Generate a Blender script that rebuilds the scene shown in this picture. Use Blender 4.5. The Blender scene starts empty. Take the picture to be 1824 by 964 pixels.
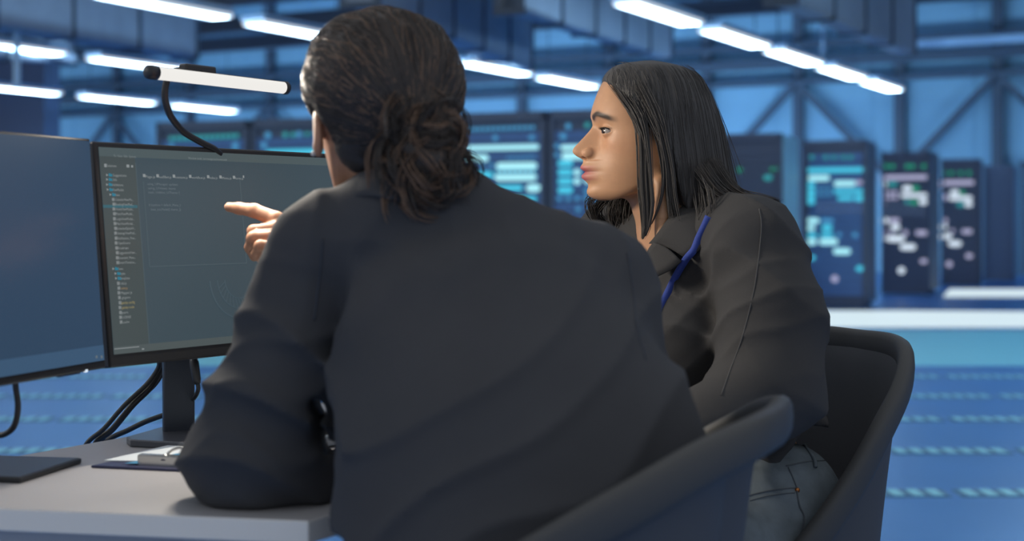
import bpy, math, random
import numpy as np
from mathutils import Vector, Matrix

# ------------------------------------------------------------------ camera, world, light, exposure
SC = bpy.context.scene
COL = SC.collection
FPX, CX, HZ, CAMZ = 2533.0, 912.0, 385.0, 1.10      # focal length in px (50 mm), horizon row, eye height

cam_d = bpy.data.cameras.new('camera')
cam = bpy.data.objects.new('camera', cam_d)
COL.objects.link(cam)
cam.location = (0, 0, CAMZ)
cam.rotation_euler = (math.radians(90), 0, 0)
cam_d.sensor_width = 36.0
cam_d.lens = FPX / 1824.0 * 36.0
cam_d.shift_y = -(482.0 - HZ) / 1824.0
cam_d.dof.use_dof = True
cam_d.dof.focus_distance = 2.44
cam_d.dof.aperture_fstop = 3.0
cam_d.clip_end = 300
SC.camera = cam

SC.view_settings.view_transform = 'Standard'
SC.view_settings.look = 'None'
SC.view_settings.gamma = 1.0
SC.view_settings.use_curve_mapping = False
SC.view_settings.exposure = 0.0

W_STR = 0.50
world = bpy.data.worlds.new('world')
SC.world = world
world.use_nodes = True
world.node_tree.nodes['Background'].inputs[0].default_value = (0.93, 0.98, 1.06, 1)
world.node_tree.nodes['Background'].inputs[1].default_value = W_STR

CEIL_W = 290.0          # watts of every ceiling fixture of the hall
CEIL_COL = (0.40, 0.68, 1.0)
NEAR_W = 800.0          # two added fixtures out of view left of the desk, neutral key light
NEAR_COL = (1.0, 0.90, 0.78)
FLOOD_W = 165.0         # watts of every added blue flood lamp washing the far wall
DESKLAMP_W = 6.0       # the light bar over the monitor
DESKLAMP_COL = (1.0, 0.90, 0.76)

random.seed(7)
RNG = np.random.RandomState(11)
R = math.radians


def P(px, py, Y):
    """the point of the place seen at pixel (px, py) at distance Y"""
    return Vector(((px - CX) / FPX * Y, Y, CAMZ - (py - HZ) / FPX * Y))


# ------------------------------------------------------------------ materials
def lin(c):
    c = c / 255.0
    return c / 12.92 if c <= 0.04045 else ((c + 0.055) / 1.055) ** 2.4


def srgb(r, g, b):
    return (lin(r), lin(g), lin(b), 1.0)


def mat(name, col, rough=0.6, metal=0.0, spec=0.5, noise=0.0, nscale=20.0, bump=0.0, bscale=200.0, emit=None, estr=1.0,
        sss=0.0, stretch=(1, 1, 1), attr=None, sheen=0.0):
    m = bpy.data.materials.new(name)
    m.use_nodes = True
    nt = m.node_tree
    b = nt.nodes['Principled BSDF']
    b.inputs['Roughness'].default_value = rough
    b.inputs['Metallic'].default_value = metal
    b.inputs['Specular IOR Level'].default_value = spec
    b.inputs['Base Color'].default_value = col
    if sheen:
        b.inputs['Sheen Weight'].default_value = sheen
    if sss:
        b.inputs['Subsurface Weight'].default_value = sss
        b.inputs['Subsurface Radius'].default_value = (0.010, 0.004, 0.002)
        b.inputs['Subsurface Scale'].default_value = 0.6
    if emit:
        b.inputs['Emission Color'].default_value = emit
        b.inputs['Emission Strength'].default_value = estr
    src = None
    if attr:
        a = nt.nodes.new('ShaderNodeAttribute')
        a.attribute_name = attr
        src = a.outputs['Color']
    if noise or bump:
        tc = nt.nodes.new('ShaderNodeTexCoord')
        mp = nt.nodes.new('ShaderNodeMapping')
        mp.inputs['Scale'].default_value = stretch
        nt.links.new(tc.outputs['Object'], mp.inputs['Vector'])
    if noise:
        n = nt.nodes.new('ShaderNodeTexNoise')
        n.inputs['Scale'].default_value = nscale
        n.inputs['Detail'].default_value = 4
        nt.links.new(mp.outputs['Vector'], n.inputs['Vector'])
        mr = nt.nodes.new('ShaderNodeMapRange')
        mr.inputs['From Min'].default_value = 0.25
        mr.inputs['From Max'].default_value = 0.75
        mr.inputs['To Min'].default_value = 1 - noise
        mr.inputs['To Max'].default_value = 1 + noise
        nt.links.new(n.outputs['Fac'], mr.inputs['Value'])
        mx = nt.nodes.new('ShaderNodeMix')
        mx.data_type = 'RGBA'
        mx.blend_type = 'MULTIPLY'
        mx.inputs['Factor'].default_value = 1
        if src:
            nt.links.new(src, mx.inputs['A'])
        else:
            mx.inputs['A'].default_value = col
        nt.links.new(mr.outputs['Result'], mx.inputs['B'])
        src = mx.outputs['Result']
    if src:
        nt.links.new(src, b.inputs['Base Color'])
    if bump:
        n2 = nt.nodes.new('ShaderNodeTexNoise')
        n2.inputs['Scale'].default_value = bscale
        n2.inputs['Detail'].default_value = 3
        nt.links.new(mp.outputs['Vector'], n2.inputs['Vector'])
        bp = nt.nodes.new('ShaderNodeBump')
        bp.inputs['Strength'].default_value = bump
        bp.inputs['Distance'].default_value = 0.004
        nt.links.new(n2.outputs['Fac'], bp.inputs['Height'])
        nt.links.new(bp.outputs['Normal'], b.inputs['Normal'])
    return m


def glow(name, col, s=1.0):
    m = bpy.data.materials.new(name)
    m.use_nodes = True
    b = m.node_tree.nodes['Principled BSDF']
    b.inputs['Base Color'].default_value = (0.02, 0.02, 0.02, 1)
    b.inputs['Specular IOR Level'].default_value = 0.2
    b.inputs['Emission Color'].default_value = col
    b.inputs['Emission Strength'].default_value = s
    return m


# ------------------------------------------------------------------ mesh building
class MB:
    """collects simple shapes; build() links them as one mesh object"""

    def __init__(self):
        self.v, self.f, self.mi = [], [], []

    def add(self, vs, fs, mi=0):
        o = len(self.v)
        self.v += [tuple(v) for v in vs]
        self.f += [tuple(i + o for i in f) for f in fs]
        self.mi += [mi] * len(fs)
        return self

    def box(self, c, s, ax=None, mi=0):
        c = Vector(c)
        X, Y, Z = ax if ax else (Vector((1, 0, 0)), Vector((0, 1, 0)), Vector((0, 0, 1)))
        hx, hy, hz = s[0] / 2, s[1] / 2, s[2] / 2
        vs = [c + X * (sx * hx) + Y * (sy * hy) + Z * (sz * hz) for sx in (-1, 1) for sy in (-1, 1) for sz in (-1, 1)]
        fs = [(0, 1, 3, 2), (4, 6, 7, 5), (0, 4, 5, 1), (2, 3, 7, 6), (0, 2, 6, 4), (1, 5, 7, 3)]
        return self.add(vs, fs, mi)

    def bar(self, a, b, w, h, up=(0, 0, 1), mi=0):
        a, b = Vector(a), Vector(b)
        Z = (b - a)
        L = Z.length
        Z = Z / L
        X = Z.cross(Vector(up))
        if X.length < 1e-4:
            X = Z.cross(Vector((1, 0, 0)))
        X.normalize()
        Y = Z.cross(X)
        return self.box((a + b) / 2, (w, h, L), (X, Y, Z), mi)

    def prism(self, poly, z0, z1, mi=0):
        n = len(poly)
        vs = [(p[0], p[1], z0) for p in poly] + [(p[0], p[1], z1) for p in poly]
        fs = [tuple(range(n - 1, -1, -1)), tuple(range(n, 2 * n))]
        fs += [(i, (i + 1) % n, n + (i + 1) % n, n + i) for i in range(n)]
        return self.add(vs, fs, mi)

    def tube(self, pts, rad, n=10, mi=0, cap=True, flat=None, up=None):
        """rad: number or list; flat = (rx, ry) factors of an elliptical section"""
        pts = [Vector(p) for p in pts]
        m = len(pts)
        rs = rad if isinstance(rad, (list, tuple)) else [rad] * m
        T = []
        for i in range(m):
            t = pts[min(i + 1, m - 1)] - pts[max(i - 1, 0)]
            T.append(t.normalized() if t.length > 1e-9 else Vector((0, 0, 1)))
        u = Vector(up) if up else (Vector((0, 0, 1)) if abs(T[0].z) < 0.9 else Vector((1, 0, 0)))
        X = (u - T[0] * u.dot(T[0])).normalized()
        vs, fs = [], []
        fx, fy = flat if flat else (1, 1)
        for i in range(m):
            X = X - T[i] * X.dot(T[i])
            X.normalize()
            Y = T[i].cross(X)
            for k in range(n):
                a = 2 * math.pi * k / n
                vs.append(pts[i] + X * (math.cos(a) * rs[i] * fx) + Y * (math.sin(a) * rs[i] * fy))
        for i in range(m - 1):
            for k in range(n):
                k2 = (k + 1) % n
                fs.append((i * n + k, i * n + k2, (i + 1) * n + k2, (i + 1) * n + k))
        if cap:
            fs.append(tuple(range(n - 1, -1, -1)))
            fs.append(tuple((m - 1) * n + k for k in range(n)))
        return self.add(vs, fs, mi)

    def lathe(self, prof, c=(0, 0, 0), n=24, ax=None, mi=0):
        c = Vector(c)
        X, Y, Z = ax if ax else (Vector((1, 0, 0)), Vector((0, 1, 0)), Vector((0, 0, 1)))
        vs, fs = [], []
        for r, z in prof:
            for k in range(n):
                a = 2 * math.pi * k / n
                vs.append(c + X * (r * math.cos(a)) + Y * (r * math.sin(a)) + Z * z)
        for i in range(len(prof) - 1):
            for k in range(n):
                k2 = (k + 1) % n
                fs.append((i * n + k, i * n + k2, (i + 1) * n + k2, (i + 1) * n + k))
        fs.append(tuple(range(n - 1, -1, -1)))
        fs.append(tuple((len(prof) - 1) * n + k for k in range(n)))
        return self.add(vs, fs, mi)

    def grid(self, rows, mi=0, closed=False):
        n = len(rows[0])
        vs = [p for r in rows for p in r]
        fs = []
        for i in range(len(rows) - 1):
            for k in range(n if closed else n - 1):
                k2 = (k + 1) % n
                fs.append((i * n + k, i * n + k2, (i + 1) * n + k2, (i + 1) * n + k))
        return self.add(vs, fs, mi)

    def build(self, name, mats, parent=None, smooth=False, bevel=0.0, bseg=2, solid=0.0, sub=0, origin=None, offset=0.0):
        mats = mats if isinstance(mats, (list, tuple)) else [mats]
        me = bpy.data.meshes.new(name)
        org = Vector(origin) if origin is not None else Vector((0, 0, 0))
        me.from_pydata([tuple(Vector(v) - org) for v in self.v], [], self.f)
        for m in mats:
            me.materials.append(m)
        me.polygons.foreach_set('material_index', self.mi)
        me.validate()
        o = bpy.data.objects.new(name, me)
        COL.objects.link(o)
        o.location = org
        if parent is not None:
            attach(o, parent)
        if solid:
            md = o.modifiers.new('solid', 'SOLIDIFY')
            md.thickness = solid
            md.offset = offset
        if bevel:
            md = o.modifiers.new('bevel', 'BEVEL')
            md.width = bevel
            md.segments = bseg
            md.limit_method = 'ANGLE'
            md.angle_limit = R(40)
        if sub:
            md = o.modifiers.new('sub', 'SUBSURF')
            md.levels = md.render_levels = sub
        if smooth:
            me.polygons.foreach_set('use_smooth', [True] * len(me.polygons))
        me.update()
        return o


def world_of(o):
    m = Matrix.LocRotScale(o.location, o.rotation_euler, o.scale)
    return world_of(o.parent) @ m if o.parent else m


def attach(o, parent):
    """parent o so that it stays where it was built"""
    o.parent = parent
    o.matrix_parent_inverse = Matrix.Identity(4)
    m = world_of(parent).inverted() @ Matrix.LocRotScale(o.location, o.rotation_euler, o.scale)
    o.location, q, o.scale = m.decompose()
    o.rotation_euler = q.to_euler()


def tag(o, label=None, cat=None, group=None, kind=None):
    if label: o['label'] = label
    if cat: o['category'] = cat
    if group: o['group'] = group
    if kind: o['kind'] = kind
    return o


def thing(name, label, cat, loc=(0, 0, 0), group=None):
    o = bpy.data.objects.new(name, None)
    COL.objects.link(o)
    o.location = loc
    o.empty_display_size = 0.1
    return tag(o, label, cat, group)


def np_mesh(name, V, F, mats, parent=None, smooth=True, tint=None):
    """fast mesh from numpy vertices (n,3) and quads or triangles (m,k)"""
    me = bpy.data.meshes.new(name)
    k = F.shape[1]
    me.vertices.add(len(V))
    me.vertices.foreach_set('co', np.ascontiguousarray(V, np.float32).ravel())
    me.loops.add(F.size)
    me.loops.foreach_set('vertex_index', np.ascontiguousarray(F, np.int32).ravel())
    me.polygons.add(len(F))
    me.polygons.foreach_set('loop_start', np.arange(0, F.size, k, dtype=np.int32))
    me.polygons.foreach_set('loop_total', np.full(len(F), k, np.int32))
    if smooth:
        me.polygons.foreach_set('use_smooth', np.ones(len(F), bool))
    me.update(calc_edges=True)
    me.validate()
    for m in (mats if isinstance(mats, (list, tuple)) else [mats]):
        me.materials.append(m)
    if tint is not None:
        at = me.color_attributes.new('tint', 'FLOAT_COLOR', 'POINT')
        at.data.foreach_set('color', np.ascontiguousarray(tint, np.float32).ravel())
    o = bpy.data.objects.new(name, me)
    COL.objects.link(o)
    if parent is not None:
        attach(o, parent)
    return o


# ------------------------------------------------------------------ implicit modelling
def smin(a, b, k):
    h = np.clip(0.5 + 0.5 * (b - a) / k, 0, 1)
    return b + (a - b) * h - k * h * (1 - h)


def smax(a, b, k):
    return -smin(-a, -b, k)


def sd_cap(p, a, b, ra, rb):
    a, b = np.array(a, np.float32), np.array(b, np.float32)
    d = b - a
    t = np.clip(((p - a) @ d) / float(d @ d), 0, 1)
    q = p - a - t[:, None] * d
    return np.sqrt((q * q).sum(1)) - (ra + (rb - ra) * t)


def sd_chain(p, pts, rs, k):
    f = None
    for i in range(len(pts) - 1):
        g = sd_cap(p, pts[i], pts[i + 1], rs[i], rs[i + 1])
        f = g if f is None else smin(f, g, k)
    return f


def sd_ell(p, c, r, M=None):
    q = p - np.array(c, np.float32)
    if M is not None:
        q = q @ np.array(M, np.float32).T
    r = np.array(r, np.float32)
    k0 = np.sqrt(((q / r) ** 2).sum(1))
    k1 = np.sqrt(((q / (r * r)) ** 2).sum(1)) + 1e-9
    return k0 * (k0 - 1.0) / k1


_LAT = RNG.rand(32, 32, 32).astype(np.float32)


def vnoise(p):
    i = np.floor(p).astype(np.int32)
    f = (p - i).astype(np.float32)
    f = f * f * (3 - 2 * f)
    i &= 31
    j = (i + 1) & 31
    x0, y0, z0, x1, y1, z1 = i[:, 0], i[:, 1], i[:, 2], j[:, 0], j[:, 1], j[:, 2]
    fx, fy, fz = f[:, 0], f[:, 1], f[:, 2]
    L = _LAT
    a = L[x0, y0, z0] * (1 - fx) + L[x1, y0, z0] * fx
    b = L[x0, y1, z0] * (1 - fx) + L[x1, y1, z0] * fx
    c = L[x0, y0, z1] * (1 - fx) + L[x1, y0, z1] * fx
    d = L[x0, y1, z1] * (1 - fx) + L[x1, y1, z1] * fx
    return ((a * (1 - fy) + b * fy) * (1 - fz) + (c * (1 - fy) + d * fy) * fz) * 2 - 1


def folds(p, direction, freq, amp, warp=1.0, seed=0.0):
    """cloth folds running across `direction`: sharp-ridged, warped"""
    d = np.array(direction, np.float32)
    d = d / np.linalg.norm(d)
    w = vnoise(p * (freq * 0.35) + seed) * warp + 0.4 * vnoise(p * (freq * 0.8) + seed + 7.3)
    s = (p @ d) * freq + w
    r = 1 - np.abs(np.sin(s * np.pi))
    m = np.clip(vnoise(p * (freq * 0.3) + seed + 3.1) * 0.9 + 0.55, 0, 1)
    return -amp * (r ** 1.6) * m


def surface_nets(fn, lo, hi, h):
    """polygonise fn(p) = 0 on a grid of pitch h; slabs keep the memory low"""
    lo, hi = np.array(lo, float), np.array(hi, float)
    n = np.maximum(np.ceil((hi - lo) / h).astype(int) + 1, 4)
    xs, ys, zs = [lo[i] + h * np.arange(n[i]) for i in range(3)]
    YY, ZZ = np.meshgrid(ys, zs, indexing='ij')
    D = np.empty(n, np.float32)
    step = max(1, int(600000 // (n[1] * n[2])))
    for i in range(0, n[0], step):
        k = min(step, n[0] - i)
        p = np.empty((k, n[1] * n[2], 3), np.float32)
        p[:, :, 0] = xs[i:i + k][:, None]
        p[:, :, 1] = YY.ravel()[None]
        p[:, :, 2] = ZZ.ravel()[None]
        D[i:i + k] = fn(p.reshape(-1, 3)).reshape(k, n[1], n[2])
    S = D < 0
    cnt = np.zeros(n - 1, np.int8)
    for dx in (0, 1):
        for dy in (0, 1):
            for dz in (0, 1):
                cnt += S[dx:n[0] - 1 + dx, dy:n[1] - 1 + dy, dz:n[2] - 1 + dz]
    act = (cnt > 0) & (cnt < 8)
    idx = np.full(n - 1, -1, np.int32)
    cells = np.argwhere(act)
    idx[act] = np.arange(len(cells))
    acc = np.zeros((len(cells), 3))
    num = np.zeros(len(cells))
    cor = [(a, b, c) for a in (0, 1) for b in (0, 1) for c in (0, 1)]
    val = {c: D[cells[:, 0] + c[0], cells[:, 1] + c[1], cells[:, 2] + c[2]] for c in cor}
    for c0 in cor:
        for ax in range(3):
            if c0[ax]: continue
            c1 = list(c0); c1[ax] = 1; c1 = tuple(c1)
            a, b = val[c0], val[c1]
            m = (a < 0) != (b < 0)
            t = np.where(m, a / np.where(m, a - b, 1), 0)
            pt = np.tile(np.array(c0, float), (len(cells), 1))
            pt[:, ax] = t
            acc[m] += pt[m]
            num[m] += 1
    V = lo + h * (cells + acc / num[:, None])
    quads = []
    for ax in range(3):
        o1, o2 = [(1, 2), (2, 0), (0, 1)][ax]
        sl0 = [slice(None)] * 3; sl1 = [slice(None)] * 3
        sl0[ax] = slice(0, -1); sl1[ax] = slice(1, None)
        A, B = S[tuple(sl0)], S[tuple(sl1)]
        E = np.argwhere(A != B)
        ok = (E[:, o1] > 0) & (E[:, o2] > 0) & (E[:, o1] < n[o1] - 1) & (E[:, o2] < n[o2] - 1)
        E = E[ok]
        flip = A[E[:, 0], E[:, 1], E[:, 2]]
        q = []
        for d1, d2 in ((-1, -1), (0, -1), (0, 0), (-1, 0)):
            c = E.copy(); c[:, o1] += d1; c[:, o2] += d2
            q.append(idx[c[:, 0], c[:, 1], c[:, 2]])
        q = np.stack(q, 1)
        q[~flip] = q[~flip][:, ::-1]
        quads.append(q)
    F = np.concatenate(quads)
    F = F[(F >= 0).all(1)]
    return V, F


def grad(fn, p, e=0.0015):
    g = np.empty_like(p)
    for a in range(3):
        d = np.zeros(3, np.float32); d[a] = e
        g[:, a] = fn((p + d).astype(np.float32)) - fn((p - d).astype(np.float32))
    return g / (np.linalg.norm(g, axis=1, keepdims=True) + 1e-9)


def strands_mesh(paths, rad, sides=3):
    """paths (n, m, 3) -> tapered tubes; rad (n,)"""
    n, m, _ = paths.shape
    T = np.gradient(paths, axis=1)
    T /= np.linalg.norm(T, axis=2, keepdims=True) + 1e-9
    up = np.array([0.31, 0.77, 0.55])
    X = np.cross(T, up); X /= np.linalg.norm(X, axis=2, keepdims=True) + 1e-9
    Y = np.cross(T, X)
    tap = np.clip(np.minimum(np.linspace(0.35, 3, m), np.linspace(5, 0.12, m)), 0, 1)
    r = rad[:, None] * tap[None]
    V = []
    for k in range(sides):
        a = 2 * math.pi * k / sides
        V.append(paths + (X * math.cos(a) + Y * math.sin(a)) * r[:, :, None])
    V = np.stack(V, 2).reshape(-1, 3)
    i = np.arange(n)[:, None, None] * (m * sides)
    j = np.arange(m - 1)[None, :, None] * sides
    k = np.arange(sides)[None, None, :]
    k2 = (k + 1) % sides
    F = np.stack([i + j + k, i + j + k2, i + j + sides + k2, i + j + sides + k], -1).reshape(-1, 4)
    return V, F


def smooth_tab(xs, ys, sig=1.5, step=0.25):
    g = np.arange(xs[0] - 20, xs[-1] + 20, step)
    v = np.interp(g, xs, ys)
    k = np.arange(-int(4 * sig / step), int(4 * sig / step) + 1) * step
    w = np.exp(-0.5 * (k / sig) ** 2); w /= w.sum()
    vp = np.pad(v, len(k) // 2, mode='edge')
    return g, np.convolve(vp, w, mode='valid')


def tab(pairs, sig=1.5):
    g, v = smooth_tab([p[0] for p in pairs], [p[1] for p in pairs], sig)
    return lambda x: np.interp(x, g, v)


def spline(pts, n):
    """Catmull-Rom through pts, n samples per span"""
    pts = [Vector(p) for p in pts]
    out = []
    for i in range(len(pts) - 1):
        p0 = pts[i - 1] if i else pts[0] * 2 - pts[1]
        p1, p2 = pts[i], pts[i + 1]
        p3 = pts[i + 2] if i + 2 < len(pts) else pts[-1] * 2 - pts[-2]
        for k in range(n):
            t = k / n
            out.append(0.5 * ((2 * p1) + (p2 - p0) * t + (2 * p0 - 5 * p1 + 4 * p2 - p3) * t * t + (3 * p1 - p0 - 3 * p2 + p3) * t ** 3))
    out.append(pts[-1])
    return out
# ------------------------------------------------------------------ palette
M_FLOOR = mat('floor_blue', (0.095, 0.29, 0.68, 1), rough=0.32, spec=0.5, noise=0.06, nscale=1.5)
M_WALL = mat('wall_panel', (0.23, 0.44, 0.58, 1), rough=0.75, noise=0.08, nscale=0.6)
M_CEIL = mat('ceiling_deck', (0.20, 0.34, 0.48, 1), rough=0.9, noise=0.1, nscale=1.0)
M_STEEL = mat('dark_steel', (0.062, 0.092, 0.130, 1), rough=0.6)
M_DUCT = mat('duct_metal', (0.27, 0.33, 0.40, 1), rough=0.55, noise=0.1, nscale=3)
M_RAIL = mat('pale_metal', (0.42, 0.62, 0.80, 1), rough=0.4)
M_RACK = mat('rack_dark', (0.085, 0.115, 0.18, 1), rough=0.5)
M_RACKBLUE = mat('rack_front_blue', (0.085, 0.19, 0.42, 1), rough=0.4)
M_RACKPALE = mat('rack_side_pale', (0.22, 0.48, 0.68, 1), rough=0.5)
M_GRILLE = mat('grille_pale', (0.36, 0.84, 0.98, 1), rough=0.4)
M_GRBASE = mat('grille_tray', (0.10, 0.25, 0.43, 1), rough=0.5)
G_TUBE = glow('lamp_diffuser', (0.80, 0.88, 0.95, 1), 1.0)
G_WHITE = glow('led_white', (0.70, 0.82, 0.95, 1), 1.0)
G_ICE = glow('led_ice', (0.42, 0.90, 1.0, 1), 1.0)
G_CYAN = glow('led_cyan', (0.07, 0.60, 0.82, 1), 1.0)
G_BLUE = glow('led_blue', (0.06, 0.28, 0.52, 1), 1.0)
G_FAINT = glow('led_faint', (0.10, 0.16, 0.28, 1), 1.0)
G_LILAC = glow('led_lilac', (0.42, 0.42, 0.62, 1), 1.0)
G_GREEN = glow('led_green', (0.01, 0.28, 0.16, 1), 1.0)
G_TEAL = glow('led_teal', (0.03, 0.30, 0.34, 1), 1.0)
LED = {'w': G_WHITE, 'i': G_ICE, 'c': G_CYAN, 'b': G_BLUE, 'f': G_FAINT, 'l': G_LILAC, 'g': G_GREEN, 't': G_TEAL}
LEDN = {'w': 'white_indicator_light', 'i': 'ice_blue_indicator_light', 'c': 'cyan_indicator_light', 'b': 'blue_indicator_light',
        'f': 'dim_indicator_light', 'l': 'lilac_indicator_light', 'g': 'green_indicator_light', 't': 'teal_indicator_light'}

# hall axes: light rows run along A, the far wall along B
A = Vector((0.476, 0.8795, 0)); A.normalize()
B = Vector((A.y, -A.x, 0))
Z = Vector((0, 0, 1))


def AB(s, t, z):
    return A * s + B * t + Z * z


WALL_S = 28.0
# ------------------------------------------------------------------ floor, far wall, ceiling
fl = MB().prism([(-45, -3), (45, -3), (45, 60), (-45, 60)], -0.10, 0.0).build('floor', M_FLOOR)
tag(fl, kind='structure')

wb = MB()
wb.box(AB(WALL_S + 0.15, -17, 3.6), (0.3, 74, 7.2), (A, B, Z))
for k in range(37):                      # vertical seams of the sheet cladding
    wb.box(AB(WALL_S - 0.01, -50 + k * 1.95, 3.6), (0.02, 0.03, 7.2), (A, B, Z))
tag(wb.build('wall_back', M_WALL), kind='structure')

cb = MB()
cb.box(AB((WALL_S + 12.5) / 2, -17, 7.3), (WALL_S - 12.5, 74, 0.2), (A, B, Z))
tag(cb.build('ceiling', M_CEIL), kind='structure')

# pillars, girts and braces against the far wall
PIL = [-38.6, -36.6, -34.4, -32.0, -29.4, -26.9, -24.4, -21.85, -19.4, -17.1, -14.85, -12.7, -10.5, -8.55, -6.53, -4.7, -2.7, -0.7, 1.3, 3.3]
for i, t in enumerate(PIL):
    b = MB()
    w = 0.20
    b.box(AB(WALL_S - 0.16, t, 3.6), (0.03, w, 7.2), (A, B, Z))
    b.box(AB(WALL_S - 0.03, t, 3.6), (0.03, w, 7.2), (A, B, Z))
    b.box(AB(WALL_S - 0.095, t, 3.6), (0.12, 0.03, 7.2), (A, B, Z))
    tag(b.build('pillar', M_STEEL), 'dark steel pillar standing against the blue far wall, one of the long row', 'pillar', 'steel pillars of the far wall', 'structure')
for z, h, nm in ((3.78, 0.10, 'thin'), (4.17, 0.20, 'thick'), (4.52, 0.12, 'thin'), (5.3, 0.14, 'thin')):
    b = MB().box(AB(WALL_S - 0.24, -17, z), (0.12, 70, h), (A, B, Z))
    tag(b.build('girder', M_STEEL), kind='structure')
for t in (-4.7, -8.55, -21.85, -26.9, -36.6, -12.9):
    for sg in (-1, 1):
        if t == -12.9: continue
        a0 = AB(WALL_S - 0.24, t + sg * 0.05, 3.72)
        a1 = AB(WALL_S - 0.24, t + sg * 1.95, 1.75)
        b = MB().bar(a0, a1, 0.09, 0.12)
        tag(b.build('brace', M_STEEL), 'dark steel brace running down from a pillar of the far wall', 'brace', 'diagonal braces of the far wall', 'structure')

# roof beams across the hall
for s, z, h, w in ((13.2, 3.62, 0.22, 0.22), (17.0, 4.45, 0.30, 0.2), (20.2, 4.55, 0.26, 0.2), (23.4, 4.7, 0.30, 0.2), (14.9, 4.62, 0.30, 0.25)):
    if s == 13.2: continue
    b = MB()
    b.box(AB(s, -16, z + h / 2 - 0.02), (w, 62, 0.04), (A, B, Z))
    b.box(AB(s, -16, z - h / 2 + 0.02), (w, 62, 0.04), (A, B, Z))
    b.box(AB(s, -16, z), (0.05, 62, h), (A, B, Z))
    tag(b.build('roof_beam', M_STEEL), kind='structure')


# ------------------------------------------------------------------ ducts under the roof
def duct(p0, p1, w, h, label):
    d = (Vector(p1) - Vector(p0)).normalized()
    r = thing('air_duct', label, 'duct', p0, 'air ducts under the roof')
    b = MB()
    b.bar(p0, p1, h, w, up=(0, 0, 1))
    b.build('duct_body', M_DUCT, r, bevel=0.05)
    L = (Vector(p1) - Vector(p0)).length
    k = int(L / 1.4)
    for i in range(k + 1):
        c = Vector(p0) + d * (0.02 + i * (L - 0.04) / max(k, 1))
        MB().bar(c - d * 0.02, c + d * 0.02, h + 0.06, w + 0.06).build('flange', M_STEEL, r)
    for i in (0.2, 0.8):
        c = Vector(p0).lerp(Vector(p1), i)
        MB().tube([c + Z * (h / 2), (c.x, c.y, 7.2)], 0.012, 6).build('hanger_rod', M_STEEL, r)
    return r


duct(P(640, -60, 15.5), P(925, 78, 22.5), 0.85, 0.42, 'long dark air duct right of the tied back hair, ending above the second light row')
duct(P(905, -40, 15.5), P(1180, 62, 22.5), 0.75, 0.30, 'long flat air duct between the two rows of ceiling lights')
duct(P(1390, -70, 15), P(1610, 42, 21.0), 0.9, 0.32, 'dark air duct above the right row of lights, at the top edge')
duct(P(-200, -55, 15.0), P(330, 48, 20.5), 0.9, 0.40, 'thick dark air duct above the left monitors')
duct(P(-150, 62, 17.5), P(122, 84, 21.0), 0.5, 0.25, 'low dark air duct passing behind the pale hanging post')


# ------------------------------------------------------------------ ceiling lights in rows along A
def ceiling_light(s, t, z=3.4, L=1.88, label='', watts=CEIL_W, colour=CEIL_COL):
    c = AB(s + L / 2, t, z)
    r = thing('ceiling_light', label, 'ceiling light', c, 'linear ceiling lights')
    MB().box(c + Z * 0.055, (L + 0.04, 0.36, 0.07), (A, B, Z)).build('housing', M_RAIL, r, bevel=0.01)
    MB().box(c, (L, 0.33, 0.05), (A, B, Z)).build('diffuser', G_TUBE, r, bevel=0.012)
    for q in (-0.75, 0.75):
        p = c + A * q
        MB().tube([p + Z * 0.09, (p.x, p.y, 7.2)], 0.008, 6).build('suspension_cable', M_STEEL, r)
    ld = bpy.data.lights.new('ceiling_lamp', 'AREA')
    ld.shape = 'RECTANGLE'
    ld.size, ld.size_y = L, 0.26
    ld.energy = watts
    ld.color = colour
    lo = bpy.data.objects.new('lamp', ld)
    COL.objects.link(lo)
    lo.matrix_world = Matrix.Translation(c - Z * 0.04) @ Matrix((A, B, Z)).transposed().to_4x4()
    lo.location = c - Z * 0.04
    lo.rotation_euler = (0, 0, math.atan2(A.y, A.x))
    attach(lo, r)
    return r


ORD = ['nearest', 'second', 'third', 'fourth', 'fifth', 'sixth']
for i, s in enumerate((14.05, 16.6, 19.1, 21.65, 24.2)):
    ceiling_light(s, -6.2, label='white linear ceiling light, %s of the row running away above the woman with long hair' % ORD[i])
for i, s in enumerate((10.95, 13.4, 15.9, 18.4, 20.95)):
    ceiling_light(s, -10.75, label='white linear ceiling light, %s of the row passing behind the tied back hair' % ORD[i])
for i, s in enumerate((12.75, 15.3)):
    ceiling_light(s, -15.2, label='white linear ceiling light, %s of the row crossing the pale hanging post' % ['near one', 'far one'][i])
for i, s in enumerate((17.5, 20.05, 22.6)):
    ceiling_light(s, -20.2, label='white linear ceiling light low over the monitors, %s of the lowest row' % ORD[i])

for s, w in ((-2.2, 'nearer'), (0.3, 'further')):  # unseen fixtures added as key light for the face
    ceiling_light(s, -6.2, label='added unseen linear light above the left of the desk, the %s one' % w, watts=NEAR_W, colour=NEAR_COL)

for s, w in ((8.6, 'nearest'), (11.1, 'middle'), (13.6, 'furthest')):  # unseen fixtures added to brighten the floor at right
    ceiling_light(s, -1.7, label='added unseen linear light over the right of the hall, %s of its row' % w, watts=CEIL_W * 1.4)

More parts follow.
